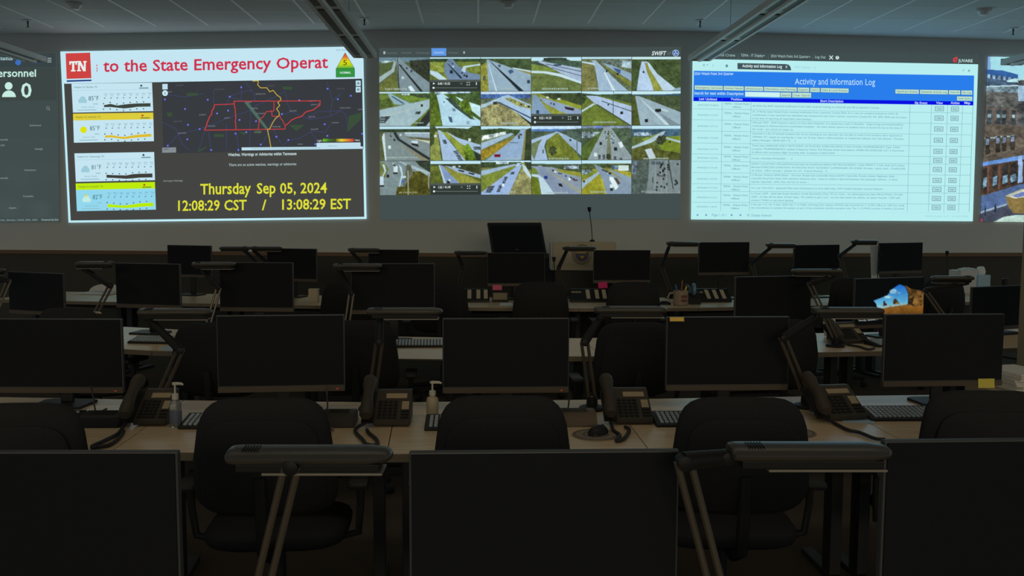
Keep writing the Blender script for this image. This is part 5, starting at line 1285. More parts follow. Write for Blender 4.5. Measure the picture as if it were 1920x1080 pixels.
# ================================================================== desk lamps
def lamp(label, xl, xr, yt, Z, joint, elbow, base, taper, group):
    """a double-armed task lamp with a long flat head; joint, elbow and base are picture points"""
    b = Pz(base[0], base[1], DZ)
    t = thing('desk_lamp', label, 'lamp', tuple(b), 0, group)
    hh = .016
    l = Pd(xl, yt, Z) - b - Vector((0, 0, hh)); r = Pd(xr, yt, Z) - b - Vector((0, 0, hh))
    j = Pd(joint[0], joint[1], Z) - b; e = Pd(elbow[0], elbow[1], Z * .985) - b
    if taper == 'L': l, r = r, l                      # r is now the tapered tip
    ax = r - l; L = ax.length
    pts = [l, l + ax * .012, l + ax * .05, l + ax * .5, l + ax * .86, l + ax * .95, l + ax * .985, r]
    obj('lamp_head', tube(BM(), pts, [.034, .042, .046, .046, .046, .038, .026, .012], 16, flat=.36), M['lamp'], t, True)
    dn = Vector((0, 0, -1))
    def slab(f0, f1, dep, z0, th):
        c = l + ax * ((f0 + f1) / 2) + dn * z0
        return B(c, (L * (f1 - f0), dep, th), min(.002, th * .4), (0, -math.atan2(ax.z, math.hypot(ax.x, ax.y)) * (1 if ax.x > 0 else -1), math.atan2(ax.y, ax.x) if ax.x > 0 else math.atan2(-ax.y, -ax.x)))
    obj('reflector', slab(.06, .93, .062, .020, .016), M['lampdark'], t)
    obj('diffuser', slab(.22, .95, .07, .031, .005), M['diffuser'], t)
    bm = BM()
    for k in range(6):
        c = l + ax * (.10 + .018 * k) + Vector((0, -.012, hh * .96))
        box(bm, c, (.0022, .035, .004))
    obj('vent', bm, M['lampdark'], t)
    jc = j + dn * .012
    obj('head_joint', lathe(BM(), [(.008, -.02), (.013, -.018), (.013, .018), (.008, .02)], n=14, M=Matrix.Translation(jc) @ Matrix.Rotation(PI / 2, 4, 'X')), M['lampdark'], t, True)
    obj('upper_arm', tube(BM(), [jc, e], [.016, .020], 10), M['lampdark'], t, True)
    obj('elbow', lathe(BM(), [(.009, -.02), (.015, -.018), (.015, .018), (.009, .02)], n=14, M=Matrix.Translation(e) @ Matrix.Rotation(PI / 2, 4, 'X')), M['lampdark'], t, True)
    bt = Vector((0, 0, .05)); side = Vector((.0135, 0, 0))
    bm = tube(BM(), [e - side, bt - side], .0075, 8); tube(bm, [e + side, bt + side], .0075, 8)
    obj('lower_arm', bm, M['lampmetal'], t, True)
    obj('base', lathe(BM(), [(.058, .001), (.060, .006), (.055, .014), (.026, .020), (.024, .055), (.018, .058)], n=24), M['lampdark'], t, True)
    return t
LA, LB, LC, LD = 'desk lamps of the nearest row', 'desk lamps of the second row', 'desk lamps of the third row', 'desk lamps of the row by the video wall'
lamp('grey desk lamp in the nearest row, left of the centre monitor', 430, 736, 837, 1.83, (548, 866), (547, 874), (474, 1222), 'R', LA)
lamp('grey desk lamp in the nearest row with slotted head, right of the centre monitor', 1368, 1669, 831, 1.85, (1362, 846), (1282, 866), (1362, 1222), 'R', LA)
lamp('desk lamp in the second row between its two leftmost monitors', 262, 398, 578, 4.08, (278, 592), (338, 657), (299, 766), 'R', LB)
lamp('desk lamp in the second row above the centre left telephone', 690, 830, 577, 4.08, (712, 590), (711, 642), (697, 768), 'R', LB)
lamp('desk lamp in the second row left of the monitor with the yellow note', 1115, 1251, 574, 4.1, (1126, 590), (1096, 642), (1110, 768), 'R', LB)
lamp('desk lamp in the second row below the beach picture monitor', 1525, 1657, 576, 4.16, (1533, 588), (1468, 634), (1512, 764), 'R', LB)
lamp('desk lamp in the third row cut off by the left edge of the frame', -66, 9, 503, 6.6, (-52, 512), (16, 527), (-26, 642), 'R', LC)
lamp('desk lamp in the third row over the white angled table', 142, 211, 490, 6.3, (157, 501), (207, 536), (160, 640), 'L', LC)
lamp('desk lamp in the third row in front of the leftmost wall row monitor', 362, 441, 491, 6.2, (378, 502), (410, 540), (384, 646), 'R', LC)
lamp('desk lamp in the third row touching the wide monitor left of centre', 626, 716, 494, 6.05, (637, 504), (659, 550), (647, 652), 'R', LC)
lamp('desk lamp in the third row right of the monitor below the activity log', 1484, 1576, 504, 6.3, (1562, 514), (1518, 532), (1566, 650), 'L', LC)
lamp('desk lamp in the third row between beach picture and pier', 1746, 1823, 517, 6.4, (1812, 527), (1735, 545), (1798, 648), 'L', LC)
lamp('desk lamp by the wall, left one of the pair with touching tips', 411, 468, 462, 8.6, (460, 469), (490, 500), (462, 568), 'L', LD)
lamp('desk lamp by the wall, right one of the pair with touching tips', 470, 529, 462, 8.95, (477, 469), (506, 498), (518, 562), 'R', LD)
lamp('desk lamp by the wall behind the wide third row monitor', 653, 713, 465, 8.9, (661, 472), (684, 500), (672, 559), 'R', LD)
lamp('desk lamp by the wall left of the podium screen', 852, 914, 470, 8.85, (858, 476), (868, 502), (858, 559), 'R', LD)
lamp('desk lamp by the wall across the seal of the lectern', 1055, 1118, 462, 8.8, (1062, 469), (1047, 503), (1060, 559), 'R', LD)
lamp('desk lamp by the wall left of the coffee mug monitor', 1250, 1312, 453, 8.9, (1254, 461), (1241, 500), (1258, 559), 'R', LD)
lamp('desk lamp by the wall below the left half of the activity log page', 1437, 1492, 456, 9.05, (1444, 463), (1409, 494), (1426, 560), 'R', LD)
lamp('desk lamp by the wall, rightmost of its row', 1597, 1646, 450, 9.2, (1602, 457), (1574, 480), (1594, 559), 'R', LD)

# ================================================================== telephones
def slope_box(bm, s, x, dx, ds, th, bev=.001, up=0.0, ang=R(30.5), y0=0, z0=.025):
    c = (x, y0 + s * math.cos(ang) - (up + th / 2) * math.sin(ang), z0 + s * math.sin(ang) + (up + th / 2) * math.cos(ang))
    return box(bm, c, (dx, ds, th), bev, (ang, 0, 0))
def phone(label, xl, xr, yf, group, cord=None, yaw=0.0, scale=1.0):
    """telephone with handset on its left; yf is the picture row of its front foot"""
    p = Pz((xl + xr) / 2, yf, DZ)
    t = thing('desk_phone', label, 'telephone', tuple(p + Vector((0, 0, .0005))), R(yaw), group)
    W = (xr - xl) / F * p.dot(FWD); W = W / math.cos(R(yaw)); k = W / .2
    bx0, bx1 = -W / 2 + .05 * k, W / 2
    bm = side_prism(BM(), [(0, .006), (0, .025), (.165, .122), (.19, .122), (.185, .006)], bx0, bx1)
    bmesh.ops.bevel(bm, geom=bm.edges[:], offset=.003, segments=1, affect='EDGES')
    obj('body', bm, M['phone'], t)
    bm = BM(); slope_box(bm, .09, -W / 2 + .026 * k, .052 * k, .185, .012, .003, -.012)
    obj('cradle', bm, M['phonedark'], t)
    cx = (bx0 + bx1) / 2
    bm = BM(); slope_box(bm, .150, cx + .012 * k, .088 * k, .028, .004, .001)
    obj('display', bm, M['lcd'], t)
    bm = BM(); slope_box(bm, .092, cx + .052 * k, .030 * k, .048, .003, .001)
    obj('name_strip', bm, M['lcd'], t)
    bm = BM()
    for r_ in range(6):
        for c_ in range(4): slope_box(bm, .020 + r_ * .019, cx - .052 * k + c_ * .021 * k, .016 * k, .011, .005, .001)
        if r_ in (0, 1, 2): slope_box(bm, .020 + r_ * .019, cx + .052 * k, .034 * k, .009, .005, .001)
    obj('keypad', bm, M['phonedark'], t)
    a = R(30.5); hx = -W / 2 + .024 * k
    def sp(s, u): return (hx, s * math.cos(a) - u * math.sin(a), .025 + s * math.sin(a) + u * math.cos(a))
    hp = [sp(-.012, .020), sp(.0, .032), sp(.03, .036), sp(.07, .048), (sp(.10, .05)), sp(.14, .047), sp(.175, .046), sp(.20, .040), sp(.212, .024)]
    obj('handset', tube(BM(), hp, [.014, .028, .030, .024, .022, .024, .030, .030, .016], 12), M['phone'], t, True)
    if cord:
        Mi = Matrix.Rotation(-R(yaw), 3, 'Z')
        pts = [Vector((hx, -.004, .022))]
        for x, y in cord:
            q = Pz(x, y, DZ + .009) - p
            pts.append(Mi @ Vector((q.x, q.y, .0085)))
        # smooth the path, then wind a coil along it
        path = []
        for i in range(len(pts) - 1):
            p0, p1, p2, p3 = pts[max(0, i - 1)], pts[i], pts[i + 1], pts[min(len(pts) - 1, i + 2)]
            for s_ in range(14):
                u = s_ / 14
                path.append(.5 * ((2 * p1) + (p2 - p0) * u + (2 * p0 - 5 * p1 + 4 * p2 - p3) * u * u + (3 * p1 - p0 - 3 * p2 + p3) * u ** 3))
        path.append(pts[-1])
        obj('cord', tube(BM(), path, [.0078 if i % 2 else .0062 for i in range(len(path))], 8), M['cable'], t, True)
    return t
GP = 'desk telephones of the second row'
phone('grey desk telephone of the second row next to the clear sanitizer bottle', 228, 311, 800, GP, [(222, 812), (196, 826), (174, 836), (178, 839), (204, 834), (222, 822), (232, 808)])
phone('grey desk telephone of the second row left of the white lotion bottle', 676, 769, 801, GP, [(666, 806), (680, 824), (688, 833), (706, 834), (706, 824), (692, 812), (688, 806)])
phone('grey desk telephone of the second row behind the round mouse pad', 1132, 1226, 797, GP, [(1150, 806), (1162, 816), (1156, 826), (1170, 822), (1180, 806), (1172, 800)])
phone('grey desk telephone of the second row, rightmost, with long cord toward the viewer', 1528, 1632, 790, GP, [(1566, 794), (1590, 806), (1612, 811), (1640, 822), (1660, 824)], 8)
phone('grey desk telephone of the third row below the beach picture monitor', 1560, 1634, 645, 'desk telephone of the third row', [(1590, 646), (1612, 650), (1628, 655), (1640, 652)], 14)

def strip_phone(label, xl, xr, yf, strips, handset, yaw=0):
    """console telephone with slanting paper label strips"""
    p = Pz((xl + xr) / 2, yf, DZ)
    W = (xr - xl) / F * p.dot(FWD)
    t = thing('console_phone', label, 'telephone', tuple(p + Vector((0, 0, .0005))), R(yaw), 'console telephones of the row by the video wall')
    bm = side_prism(BM(), [(0, .002), (0, .02), (.15, .115), (.18, .115), (.18, .002)], -W / 2, W / 2)
    obj('body', bm, M['phonedark'], t)
    ang = math.atan2(.095, .15)
    for x in strips:
        bm = BM(); slope_box(bm, .09, (x - (xl + xr) / 2) / F * p.dot(FWD), .036, .135, .003, .0005, 0, ang, 0, .02)
        obj('label_strip', bm, M['cream'], t)
    if strips[0] > 900:
        bm = BM(); slope_box(bm, .12, -W / 2 + (.06 if not handset else .12), .09, .022, .004, .001, 0, ang, 0, .02)
        obj('display', bm, M['lcd'], t)
    if handset:
        hx = -W / 2 + .022
        pts = [(hx, .0, .035), (hx, .03, .065), (hx, .08, .10), (hx, .14, .135), (hx, .17, .14)]
        obj('handset', tube(BM(), pts, [.02, .025, .017, .025, .018], 10), M['phonedark'], t, True)
    return t
strip_phone('console telephone with pale label strips in front of the podium screen', 852, 918, 567, (880, 897, 911), False)
strip_phone('console telephone with pale label strips in front of the lectern', 1070, 1146, 567, (1104, 1121, 1135), False)
strip_phone('console telephone with slanting pale strips right of the coffee mug', 1290, 1374, 567, (1331, 1346, 1361), True, 4)

# ================================================================== keyboards and mice
def keyboard(label, xl, xr, yf, group, yaw=0.0, depth=.16, dark=False):
    p = Pz((xl + xr) / 2, yf, DZ)
    W = (xr - xl) / F * p.dot(FWD) / math.cos(R(yaw))
    t = thing('keyboard', label, 'keyboard', tuple(p + Vector((0, 0, .0005))), R(yaw), group)
    bm = side_prism(BM(), [(0, 0), (0, .012), (depth, .034), (depth, 0)], -W / 2, W / 2)
    bmesh.ops.bevel(bm, geom=bm.edges[:], offset=.003, segments=1, affect='EDGES')
    obj('case', bm, M['black'], t)
    bm = BM(); ang = math.atan2(.022, depth)
    n = max(4, int(W / .0215))
    for r_ in range(5):
        for c_ in range(n):
            slope_box(bm, .022 + r_ * .026, -W / 2 + .016 + (W - .032) * (c_ + .5) / n, (W - .032) / n - .006, .018, .007, .0015, -.001, ang, 0, .012)
    obj('keys', bm, M['keys'], t)
    return t
GK = 'keyboards of the second row'
keyboard('dark keyboard of the second row right of the third telephone', 1229, 1420, 801, GK)
keyboard('dark keyboard of the second row under its rightmost monitor', 1632, 1800, 790, GK)
keyboard('dark keyboard of the second row right of the clear sanitizer bottle', 332, 520, 805, GK)
keyboard('dark keyboard of the second row at the far left behind the first chair', 36, 134, 800, GK, 0)
keyboard('dark keyboard of the second row in front of the white lotion bottle', 794, 960, 808, GK)
keyboard('dark keyboard of the third row left of the lamp post', 236, 332, 645, 'keyboards of the third row', -8)
keyboard('dark keyboard of the third row above the sheet of paper', 735, 860, 652, 'keyboards of the third row', 2)
keyboard('dark keyboard of the third row right of the telephone', 1642, 1730, 650, 'keyboards of the third row', 14)
def pad(label, px, py, r):
    p = Pz(px, py, DZ)
    t = thing('mouse_pad', label, 'mouse pad', tuple(p + Vector((0, 0, .0004))), 0, 'round mouse pads')
    obj('mat', lathe(BM(), [(r, 0), (r, .003)], n=40), M['pad'], t)
    bm = BM()
    for rr in (.55, .92):
        prof = [(r * rr, .0031), (r * rr, .0038), (r * rr - .006, .0038), (r * rr - .006, .0031)]
        lathe(bm, prof, n=40, closed=True)
    obj('printed_ring', bm, M['ink'], t)
    return p
def mouse(label, p, rz):
    t = thing('computer_mouse', label, 'mouse', tuple(p), rz, 'computer mice')
    bm = BM(); bmesh.ops.create_uvsphere(bm, u_segments=20, v_segments=12, radius=1.0)
    for v in bm.verts:
        v.co = Vector((v.co.x * .033 * (1 - .15 * v.co.y), v.co.y * .056, max(0, v.co.z) * .034))
    obj('shell', bm, M['phonedark'], t, True)
    obj('scroll_wheel', lathe(BM(), [(.006, -.003), (.007, 0), (.006, .003)], n=12, M=Matrix.Translation((0, .03, .026)) @ Matrix.Rotation(PI / 2, 4, 'Y')), M['bezel'], t, True)
    return t
p = pad('round printed mouse pad right of the centre chair', 1117, 816, .094)
mouse('black mouse on the round printed mouse pad', p + Vector((.012, .01, .005)), R(-40))
pad('round mouse pad mostly hidden behind the right chair', 1486, 812, .092)
pad('round mouse pad peeking out beside the left chair', 583, 808, .092)

# ================================================================== bottles, boxes and small things on the desks
def bottle(label, px, py, h, r, body, neck, collar, clear):
    p = Pz(px, py, DZ)
    t = thing('pump_bottle', label, 'bottle', tuple(p + Vector((0, 0, .0005))), 0, 'pump bottles')
    hb = h * .60
    obj('bottle_body', lathe(BM(), [(r * .9, 0), (r, .004), (r, hb * .82), (r * .86, hb * .93), (r * .42, hb), (r * .40, hb + .006)], n=24), M[body], t, True)
    if clear:
        obj('label', lathe(BM(), [(r * 1.012, hb * .18), (r * 1.012, hb * .62)], n=24), M['gel'], t, True)
        obj('dip_tube', tube(BM(), [(0, 0, .008), (0, 0, hb)], .0025, 6), M['pump'], t)
    obj('collar', lathe(BM(), [(r * collar, hb + .004), (r * collar, hb + h * .14), (r * .3, hb + h * .16)], n=20), M[neck], t, True)
    bm = lathe(BM(), [(.004, hb + h * .15), (.004, h * .95), (.011, h * .952), (.011, h)], n=14)
    tube(bm, [(0, 0, h * .975), (r * 1.15, -.006, h * .978), (r * 1.5, -.008, h * .955)], [.007, .0055, .004], 8)
    obj('pump', bm, M[neck], t, True)
bottle('clear hand sanitizer pump bottle on the second row desk', 330, 800, .182, .024, 'clear', 'pump', .56, True)
bottle('white lotion pump bottle on the second row desk left of the centre chair', 811, 784, .158, .026, 'lotion', 'pump', .55, False)
bottle('small white pump bottle on the third row desk, only its top above the left monitor', 180, 655, .235, .028, 'lotion', 'pump', .5, False)

def wedge(label, xl, xr, yf, hpx, mname):
    p = Pz((xl + xr) / 2, yf, DZ); d_ = p.dot(FWD); W = (xr - xl) / F * d_; h = hpx / F * d_ * .72
    t = thing('equipment_box', label, 'box', tuple(p + Vector((0, 0, .0005))), 0, 'low equipment boxes on the second row')
    bm = side_prism(BM(), [(0, 0), (.02, h * .8), (.05, h), (.13, h), (.15, 0)], -W / 2, W / 2)
    bmesh.ops.bevel(bm, geom=bm.edges[:], offset=.004, segments=2, affect='EDGES')
    obj('case', bm, M[mname], t, True)
    bm = BM()
    for k in range(4): box(bm, (0, .055 + k * .018, h + .001), (W * .6, .005, .002))
    obj('vent', bm, M['black'], t)
wedge('low brown equipment box beside the centre chair', 1040, 1121, 801, 34, 'brownbox')
wedge('low dark equipment box left of the second telephone', 598, 664, 803, 34, 'phone')
wedge('low dark equipment box left of the first telephone', 142, 222, 803, 30, 'phonedark')

def flat(name, label, cat, pts, mname, z=DZ, th=.002, group=None):
    P = [Pz(x, y, z) for x, y in pts]; c = sum(P, Vector()) / len(P)
    o = obj(name, prism(BM(), [(q.x - c.x, q.y - c.y) for q in P], .0004, th), M[mname], loc=tuple(c))
    return setp(o, label, cat, group)
flat('paper_sheet', 'sheet of paper in front of the third row keyboard', 'paper', [(742, 673), (838, 674), (826, 656), (748, 655)], 'paper')
flat('paper_sheet', 'bluish sheet of paper under the rightmost second row telephone', 'paper', [(1578, 792), (1640, 795), (1637, 787), (1582, 785)], 'bluebox')
flat('paper_sheet', 'white sheet of paper in front of the striped console phone by the wall', 'paper', [(936, 573), (962, 573), (960, 568), (938, 568)], 'tissue')
flat('paper_sheet', 'small note on the third row desk beside the left chair', 'note', [(302, 657), (328, 658), (324, 650), (305, 650)], 'bluebox')

def note(label, mon, u, v, w, h, mname, y=-.006, tilt=0):
    """sticky note on the face of a monitor; u, v from its left bottom corner"""
    m = MON[mon]; a = R(m['yaw'])
    lx = (u - .5) * m['W']; z = DZ + m['zb'] + v * m['H']
    c = Vector((m['x'] + lx * math.cos(a) - y * math.sin(a), m['y'] + lx * math.sin(a) + y * math.cos(a), z))
    bm = BM(); n = 6; rows = []
    for k in range(n + 1):
        s = k / n; yy = -.006 * s * s
        rows.append([bm.verts.new((x, yy + q, -s * h)) for q in (0, -.0012) for x in ((-w / 2, w / 2) if q == 0 else (w / 2, -w / 2))])
    for A_, B_ in zip(rows[:-1], rows[1:]):
        for k in range(4): bm.faces.new((A_[k], A_[(k + 1) % 4], B_[(k + 1) % 4], B_[k]))
    bm.faces.new(rows[0]); bm.faces.new(rows[-1][::-1])
    o = obj('sticky_note', bm, M[mname], loc=tuple(c), rot=(0, R(tilt), a))
    return setp(o, label, 'note', 'sticky notes on monitors')
note('yellow sticky note on the top corner of a second row monitor', 'B4', .078, 1.0, .064, .018, 'yellow')
note('pale yellow strip on the bottom bezel of the rightmost second row monitor', 'B5', .86, .105, .078, .042, 'ylime')
note('pink sticky note hanging from the monitor in front of the podium screen', 'D4', .17, .04, .088, .048, 'pink')
note('magenta sticky note hanging from the monitor in front of the lectern', 'D5', .16, .03, .088, .056, 'magenta', tilt=-6)

# mug with pens
p = Pz(1276, 572, DZ); k9 = p.dot(FWD) / F
t = thing('mug', 'cream mug with red print holding pens, by the wall', 'mug', tuple(p + Vector((0, 0, .0005))))
rm = 14 * k9; hm = 27 * k9
obj('cup', lathe(BM(), [(rm * .9, 0), (rm, .006), (rm, hm), (rm * .92, hm), (rm * .9, .012), (.004, .010)], n=28), M['mug'], t, True)
obj('handle', tube(BM(), [(-rm * .95, 0, hm * .85), (-rm * 1.5, 0, hm * .82), (-rm * 1.75, 0, hm * .5), (-rm * 1.4, 0, hm * .2), (-rm * .95, 0, hm * .18)], .009, 10), M['mug'], t, True)
bm = BM()
for k in range(7):
    for s in (0, 1):
        a = -PI / 2 - .1 + k * .13
        box(bm, (rm * 1.01 * math.cos(a), rm * 1.01 * math.sin(a), hm * (.35 + s * .28)), (.011, .004, .024), 0, (0, 0, a + PI / 2))
obj('print', bm, M['mugred'], t)
for nm, lab, dx, tip, mm in (('pen', 'orange pen standing in the mug', .004, (.012, .0, 44), 'orange'), ('pen', 'blue pen leaning in the mug', -.030, (-.050, 0, 36), 'penblue'), ('pen', 'yellow marker leaning in the mug', .030, (.052, 0, 33), 'penyellow')):
    o = thing(nm, lab, 'pen', (p.x, p.y, p.z + .014), 0, 'pens in the mug')
    q0_ = Vector((dx * .2, 0, 0)); q1_ = Vector((tip[0], 0, tip[2] * k9))
    obj('barrel', tube(BM(), [q0_, q0_ + (q1_ - q0_) * .86], .0075, 10), M[mm], o, True)
    obj('cap', tube(BM(), [q0_ + (q1_ - q0_) * .86, q1_], [.0085, .006], 10), M[mm], o, True)
p = Pz(1302, 570, DZ)
t = thing('tape_dispenser', 'dark tape dispenser with blue reel right of the mug', 'tape dispenser', tuple(p + Vector((0, 0, .0005))))
obj('body', side_prism(BM(), [(-.04, 0), (-.04, .05), (.0, .10), (.06, .12), (.10, .06), (.10, 0)], -.045, .05), M['phonedark'], t)
obj('reel', lathe(BM(), [(.055, -.012), (.055, .012)], n=24, M=Matrix.Translation((-.012, -.005, .135)) @ Matrix.Rotation(PI / 2, 4, 'Y')), M['teal'], t, True)
p = Pz(1247, 571, DZ)
mouse('black mouse left of the mug by the wall', p + Vector((0, 0, .0005)), R(70))
p = Pz(587, 567, DZ)
t = thing('card_box', 'small cream box on the desk below the welcome board', 'box', tuple(p + Vector((0, 0, .0005))))
obj('box_body', B((0, .05, .055), (.085, .09, .11), .003), M['cream'], t); obj('lid', B((0, .05, .115), (.09, .095, .012), .003), M['cream'], t)
p = Pz(938, 567, DZ)
t = thing('desk_calendar', 'small pale desk calendar box under the pink note', 'calendar', tuple(p + Vector((0, 0, .0005))))
obj('stand', side_prism(BM(), [(0, 0), (.0, .01), (.07, .085), (.085, .085), (.085, 0)], -.075, .075), M['phone'], t)
bm = BM(); slope_box(bm, .055, 0, .13, .08, .002, .0003, 0, math.atan2(.075, .07), 0, .012)
obj('page', bm, M['lcd'], t)

# white tray, tissue boxes, paper box and cup on the desk ends
p = Pz(187, 551, DZ)
t = thing('paper_tray', 'white curved letter tray on the pale desk end at the far left', 'tray', tuple(p + Vector((0, 0, .0005))), R(-14))
arc = [(.20 * math.cos(PI * k / 12), .085 * math.sin(PI * k / 12) + .004) for k in range(13)]
bm = BM(); prism(bm, arc, -.01, .01); xform(bm, Matrix.Rotation(PI / 2, 4, 'X')); xform(bm, Matrix.Translation((0, .12, 0)))
obj('back_panel', bm, M['white'], t)
obj('shelf', B((0, .0, .008), (.36, .22, .012), .003), M['white'], t)
def carton(name, label, cat, xl, xr, yt, yb, mname, depth):
    p = Pz((xl + xr) / 2, yb, DZ); k = p.dot(FWD) / F
    t = thing(name, label, cat, tuple(p + Vector((0, 0, .0005))), R(18))
    W = (xr - xl) * k * .92; H = (yb - yt) * k
    obj('carton', B((0, depth / 2, H / 2), (W, depth, H), .003), M[mname], t)
    return t, W, H
t, W, H = carton('tissue_box', 'blue tissue box with white tissue sticking out, far right', 'tissue box', 1828, 1861, 516, 549, 'bluebox', .13)
bm = BM(); bmesh.ops.create_uvsphere(bm, u_segments=14, v_segments=10, radius=1.0)
for v in bm.verts:
    v.co = Vector((v.co.x * .052 * (1 + .25 * v.co.z), v.co.y * .035, v.co.z * .055 + .035 + H)) + Vector((RNG.uniform(-.006, .006), RNG.uniform(-.006, .006), RNG.uniform(-.004, .004)))
xform(bm, Matrix.Translation((.01, .06, 0)))
obj('tissue', bm, M['tissue'], t, True)
t, W, H = carton('paper_box', 'open white paper box behind the far right chair', 'box', 1794, 1836, 507, 551, 'white', .16)
bm = BM()
for s in (-1, 1): box(bm, (s * W * .3, .02, H + .012), (W * .5, .05, .012), .003, (R(20), R(s * 8), 0))
obj('flap', bm, M['white'], t)
p = Pz(1884, 549, DZ)
t = thing('cup', 'dark travel cup on the far right desk end', 'cup', tuple(p + Vector((0, 0, .0005))))
obj('cup_body', lathe(BM(), [(.026, 0), (.034, .13)], n=20), M['phonedark'], t, True); obj('lid', lathe(BM(), [(.037, .128), (.037, .145), (.03, .15)], n=20), M['black'], t, True)
# photo frame beside the third row telephone
p = Pz(1563, 634, DZ)
t = thing('photo_frame', 'small white photo frame left of the third row telephone', 'picture frame', tuple(p + Vector((0, .08, .003))), R(6))
obj('frame', B((0, 0, .062), (.085, .012, .12), .002, (R(-12), 0, 0)), M['tissue'], t); obj('photo', B((.004, -.007, .062), (.062, .004, .095), 0, (R(-12), 0, 0)), M['sealblue'], t)
# cabinet with papers between second row and pier
p = Pd(1897, 690, 5.0)
t = thing('file_cabinet', 'low cabinet between the second row and the pier', 'cabinet', (p.x + .04, p.y, 0), R(4))
obj('carcass', B((0, 0, .34), (.36, .40, .68), .006), M['pillar'], t)
for k in range(2):
    dr = obj('drawer', B((0, -.205, .18 + k * .32), (.33, .016, .29), .004), M['cream'], t); obj('handle', B((0, -.22, .24 + k * .32), (.12, .014, .014), .004), M['dmetal'], dr)
t = thing('paper_stack', 'stack of papers on the cabinet beside the pier', 'papers', (p.x + .03, p.y, .6805), R(10))
bm = BM()
for k in range(9): box(bm, (RNG.uniform(-.01, .01), RNG.uniform(-.01, .01), .005 + k * .011), (.215, .29, .0095), 0, (0, 0, RNG.uniform(-.12, .12)))
setp(obj('sheets', bm, M['paper'], t), kind='stuff')

# ================================================================== lectern, podium screen and microphones
zl = 10.05
lt, rt = Pd(1037, 453, zl), Pd(1153, 453, zl)
c = (lt + rt) / 2; W = (rt - lt).length; zb = Pd(1095, 507, zl).z
t = thing('lectern', 'cream lectern with round blue and gold seal in front of the video wall', 'lectern', (c.x, c.y, 0), R(-2))
obj('top_panel', B((0, .02, (c.z + zb) / 2), (W, .03, c.z - zb), .006), M['lectern'], t)
for s in (-1, 1):
    obj('side_panel', B((s * (W / 2 + .012), .22, (c.z + zb) / 2 - .005), (.022, .42, c.z - zb - .012), .005), M['lecternside'], t)
obj('shelf', B((0, .24, zb + .12), (W - .02, .38, .02), .003), M['lectern'], t)
obj('pedestal', B((0, .22, zb / 2 - .004), (W * .94, .40, zb - .012), .006), M['phonedark'], t)
for s in (-1, 1): obj('corner_cap', B((s * (W / 2 - .012), .014, c.z - .004), (.034, .03, .014), .003), M['pump'], t)
sx, sz = Pd(1091.5, 477, zl) - c, 0
R0 = 19.5 * zl / F
Ms = Matrix.Translation((sx.x, .004, c.z + sx.z)) @ Matrix.Rotation(PI / 2, 4, 'X')
sl = obj('seal', lathe(BM(), [(R0 * .62, 0), (R0, 0), (R0, .006), (R0 * .62, .006)], n=40, M=Ms, closed=True), M['sealring'], t)
obj('seal_field', lathe(BM(), [(R0 * .63, 0), (R0 * .63, .007)], n=36, M=Ms), M['sealblue'], sl)
bm = BM()
prism(bm, [(-.065, .012), (.035, .012), (.065, .045), (.07, .052), (-.05, .05)], .0072, .010)
prism(bm, [(-.026, -.016), (.026, -.016), (0, -.05)], .0072, .010)
xform(bm, Ms); obj('seal_emblem', bm, M['gold'], sl)
bm = BM()
for k in range(14):
    a = R(25 + k * 10); q = (R0 * 1.22 * math.cos(a), R0 * 1.22 * math.sin(a))
    box(bm, (q[0], q[1], .001), (.011, .006, .002), 0, (0, 0, a - PI / 2))
xform(bm, Ms); obj('arched_lettering', bm, M['sealring'], sl)

zp = 9.75
c2 = Pd(970, 447, zp)
t = thing('podium_screen', 'dark tilted podium screen standing left of the lectern', 'monitor', (c2.x, c2.y, 0), R(18))
Mt = Matrix.Translation((0, 0, c2.z)) @ Matrix.Rotation(-R(27), 4, 'X')
Wp = 101 * zp / F / math.cos(R(20)); Hp = .36
obj('housing', xform(B((0, .012, -.03), (Wp, .03, Hp + .06), .006), Mt), M['black'], t)
obj('screen', xform(B((0, -.005, -.03), (Wp - .05, .004, Hp - .02)), Mt), M['screen'], t)
obj('maker_plate', xform(B((-.03, -.0055, -.13), (.03, .005, .014)), Mt), M['bezel'], t)
obj('pole', B((0, .06, c2.z / 2 - .05), (.07, .06, c2.z - .12), .006), M['black'], t)
obj('foot', B((0, .06, .016), (.5, .42, .03), .008), M['black'], t)

def mic(label, base, tip, size=.012):
    base = Vector(base); tip = Vector(tip); d_ = tip - base
    t = thing('gooseneck_microphone', label, 'microphone', tuple(base), 0, 'gooseneck microphones')
    obj('mount', lathe(BM(), [(.028, 0), (.03, .004), (.024, .016), (.010, .022)], n=18), M['black'], t, True)
    pts = [Vector((0, 0, .015)), d_ * .3 + Vector((.004, 0, .01)), d_ * .6 + Vector((.003, 0, 0)), d_ * .93]
    obj('gooseneck', tube(BM(), pts, .0042, 8), M['black'], t, True)
    u = d_.normalized()
    obj('capsule', tube(BM(), [d_ * .93 - u * .015, d_ * .93, d_ * .93 + u * size * 2.4, d_ - u * .004, d_], [.006, size, size * 1.35, size * 1.2, size * .5], 12), M['black'], t, True)
q = Pd(1111, 453, zl + .03); base = Vector((q.x, q.y + .02, c.z))
base = Vector((Pd(1111, 453, zl).x, c.y + .02, c.z + .0005))
mic('tall thin microphone on the lectern', base, Pd(1105, 391, zl), .016)
b = Pz(1042, 561, DZ); mic('short microphone in front of the lectern side', b, Pd(1038.5, 483, b.dot(FWD)), .014)
b = Pz(1641, 557, DZ); mic('black microphone left of the rightmost wall row monitor', b, Pd(1649.5, 474, b.dot(FWD) - .05), .014)
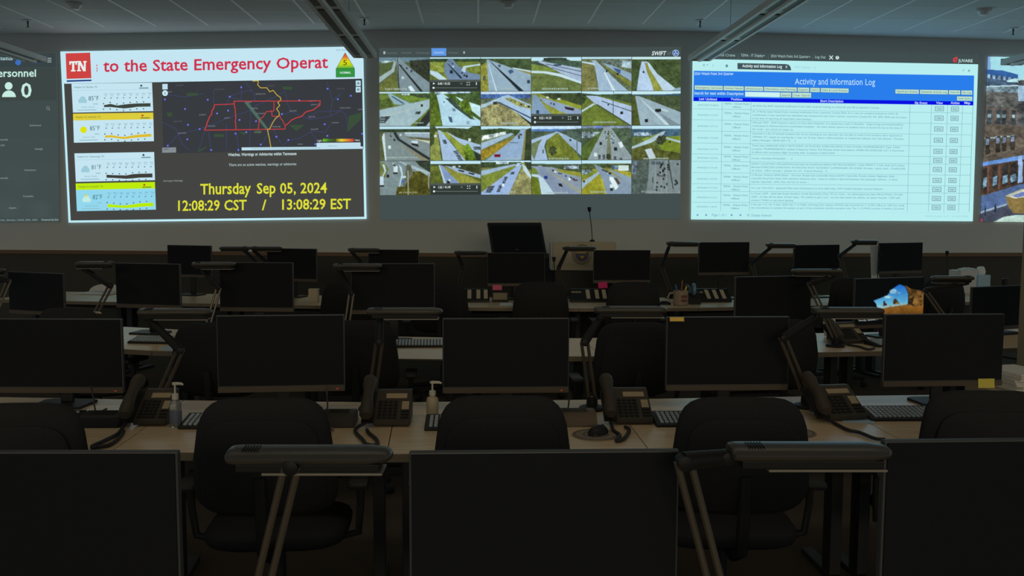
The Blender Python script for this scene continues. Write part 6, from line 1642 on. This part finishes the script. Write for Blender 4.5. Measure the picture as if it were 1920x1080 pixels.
b = Pz(1772, 553, DZ); mic('black microphone reaching up to the wood rail at the far right', b, Pd(1776, 471, b.dot(FWD)), .014)
# white card standing beside the last monitor of the wall row
b = Pz(1645, 553, DZ); k = b.dot(FWD) / F
o = obj('white_card', side_prism(BM(), [(0, .0), (.004, .0), (.06, 96 * k), (.056, 96 * k)], -.045, .045), M['tissue'], loc=tuple(b + Vector((.005, .05, .0005))), rot=(0, 0, R(12)))
setp(o, 'tall white card standing left of the rightmost wall row monitor', 'card')
# loose cables
def cable(label, pts):
    P = [Vector(q) for q in pts]; c = P[0].copy(); path = []
    for i in range(len(P) - 1):
        p0, p1, p2, p3 = P[max(0, i - 1)], P[i], P[i + 1], P[min(len(P) - 1, i + 2)]
        for s_ in range(10):
            u = s_ / 10
            path.append(.5 * ((2 * p1) + (p2 - p0) * u + (2 * p0 - 5 * p1 + 4 * p2 - p3) * u * u + (3 * p1 - p0 - 3 * p2 + p3) * u ** 3) - c)
    path.append(P[-1] - c)
    setp(obj('cable', tube(BM(), path, .0035, 7), M['cable'], smooth=True, loc=tuple(c)), label, 'cable', 'loose cables')
cable('black cable hanging in front of the leftmost second row monitor', [Pd(170, 724, 4.12), Pd(175, 745, 4.08), Pd(178, 766, 4.06), Pz(182, 774, DZ + .004), Pz(200, 766, DZ + .004)])
cable('black cable hanging from the monitor left of the second telephone', [Pd(612, 724, 4.02), Pd(614, 752, 4.0), Pz(617, 786, DZ + .004), Pz(640, 772, DZ + .004)])
cable('black cable looping between the centre monitor and its lamp', [Pd(1068, 730, 4.14), Pd(1066, 760, 4.1), Pz(1062, 780, DZ + .004), Pz(1078, 774, DZ + .004)])
cable('coiled black cables behind the rightmost second row keyboard', [Pz(1716, 768, DZ + .005), Pz(1732, 758, DZ + .012), Pz(1748, 764, DZ + .012), Pz(1730, 772, DZ + .010), Pz(1722, 764, DZ + .012), Pz(1745, 760, DZ + .014), Pz(1752, 770, DZ + .006)])
#cable('x', [Pz(1893, 646, DZ + .004), Pz(1888, 660, DZ - .02), Pd(1886, 690, 6.05), Pd(1878, 735, 6.0)])
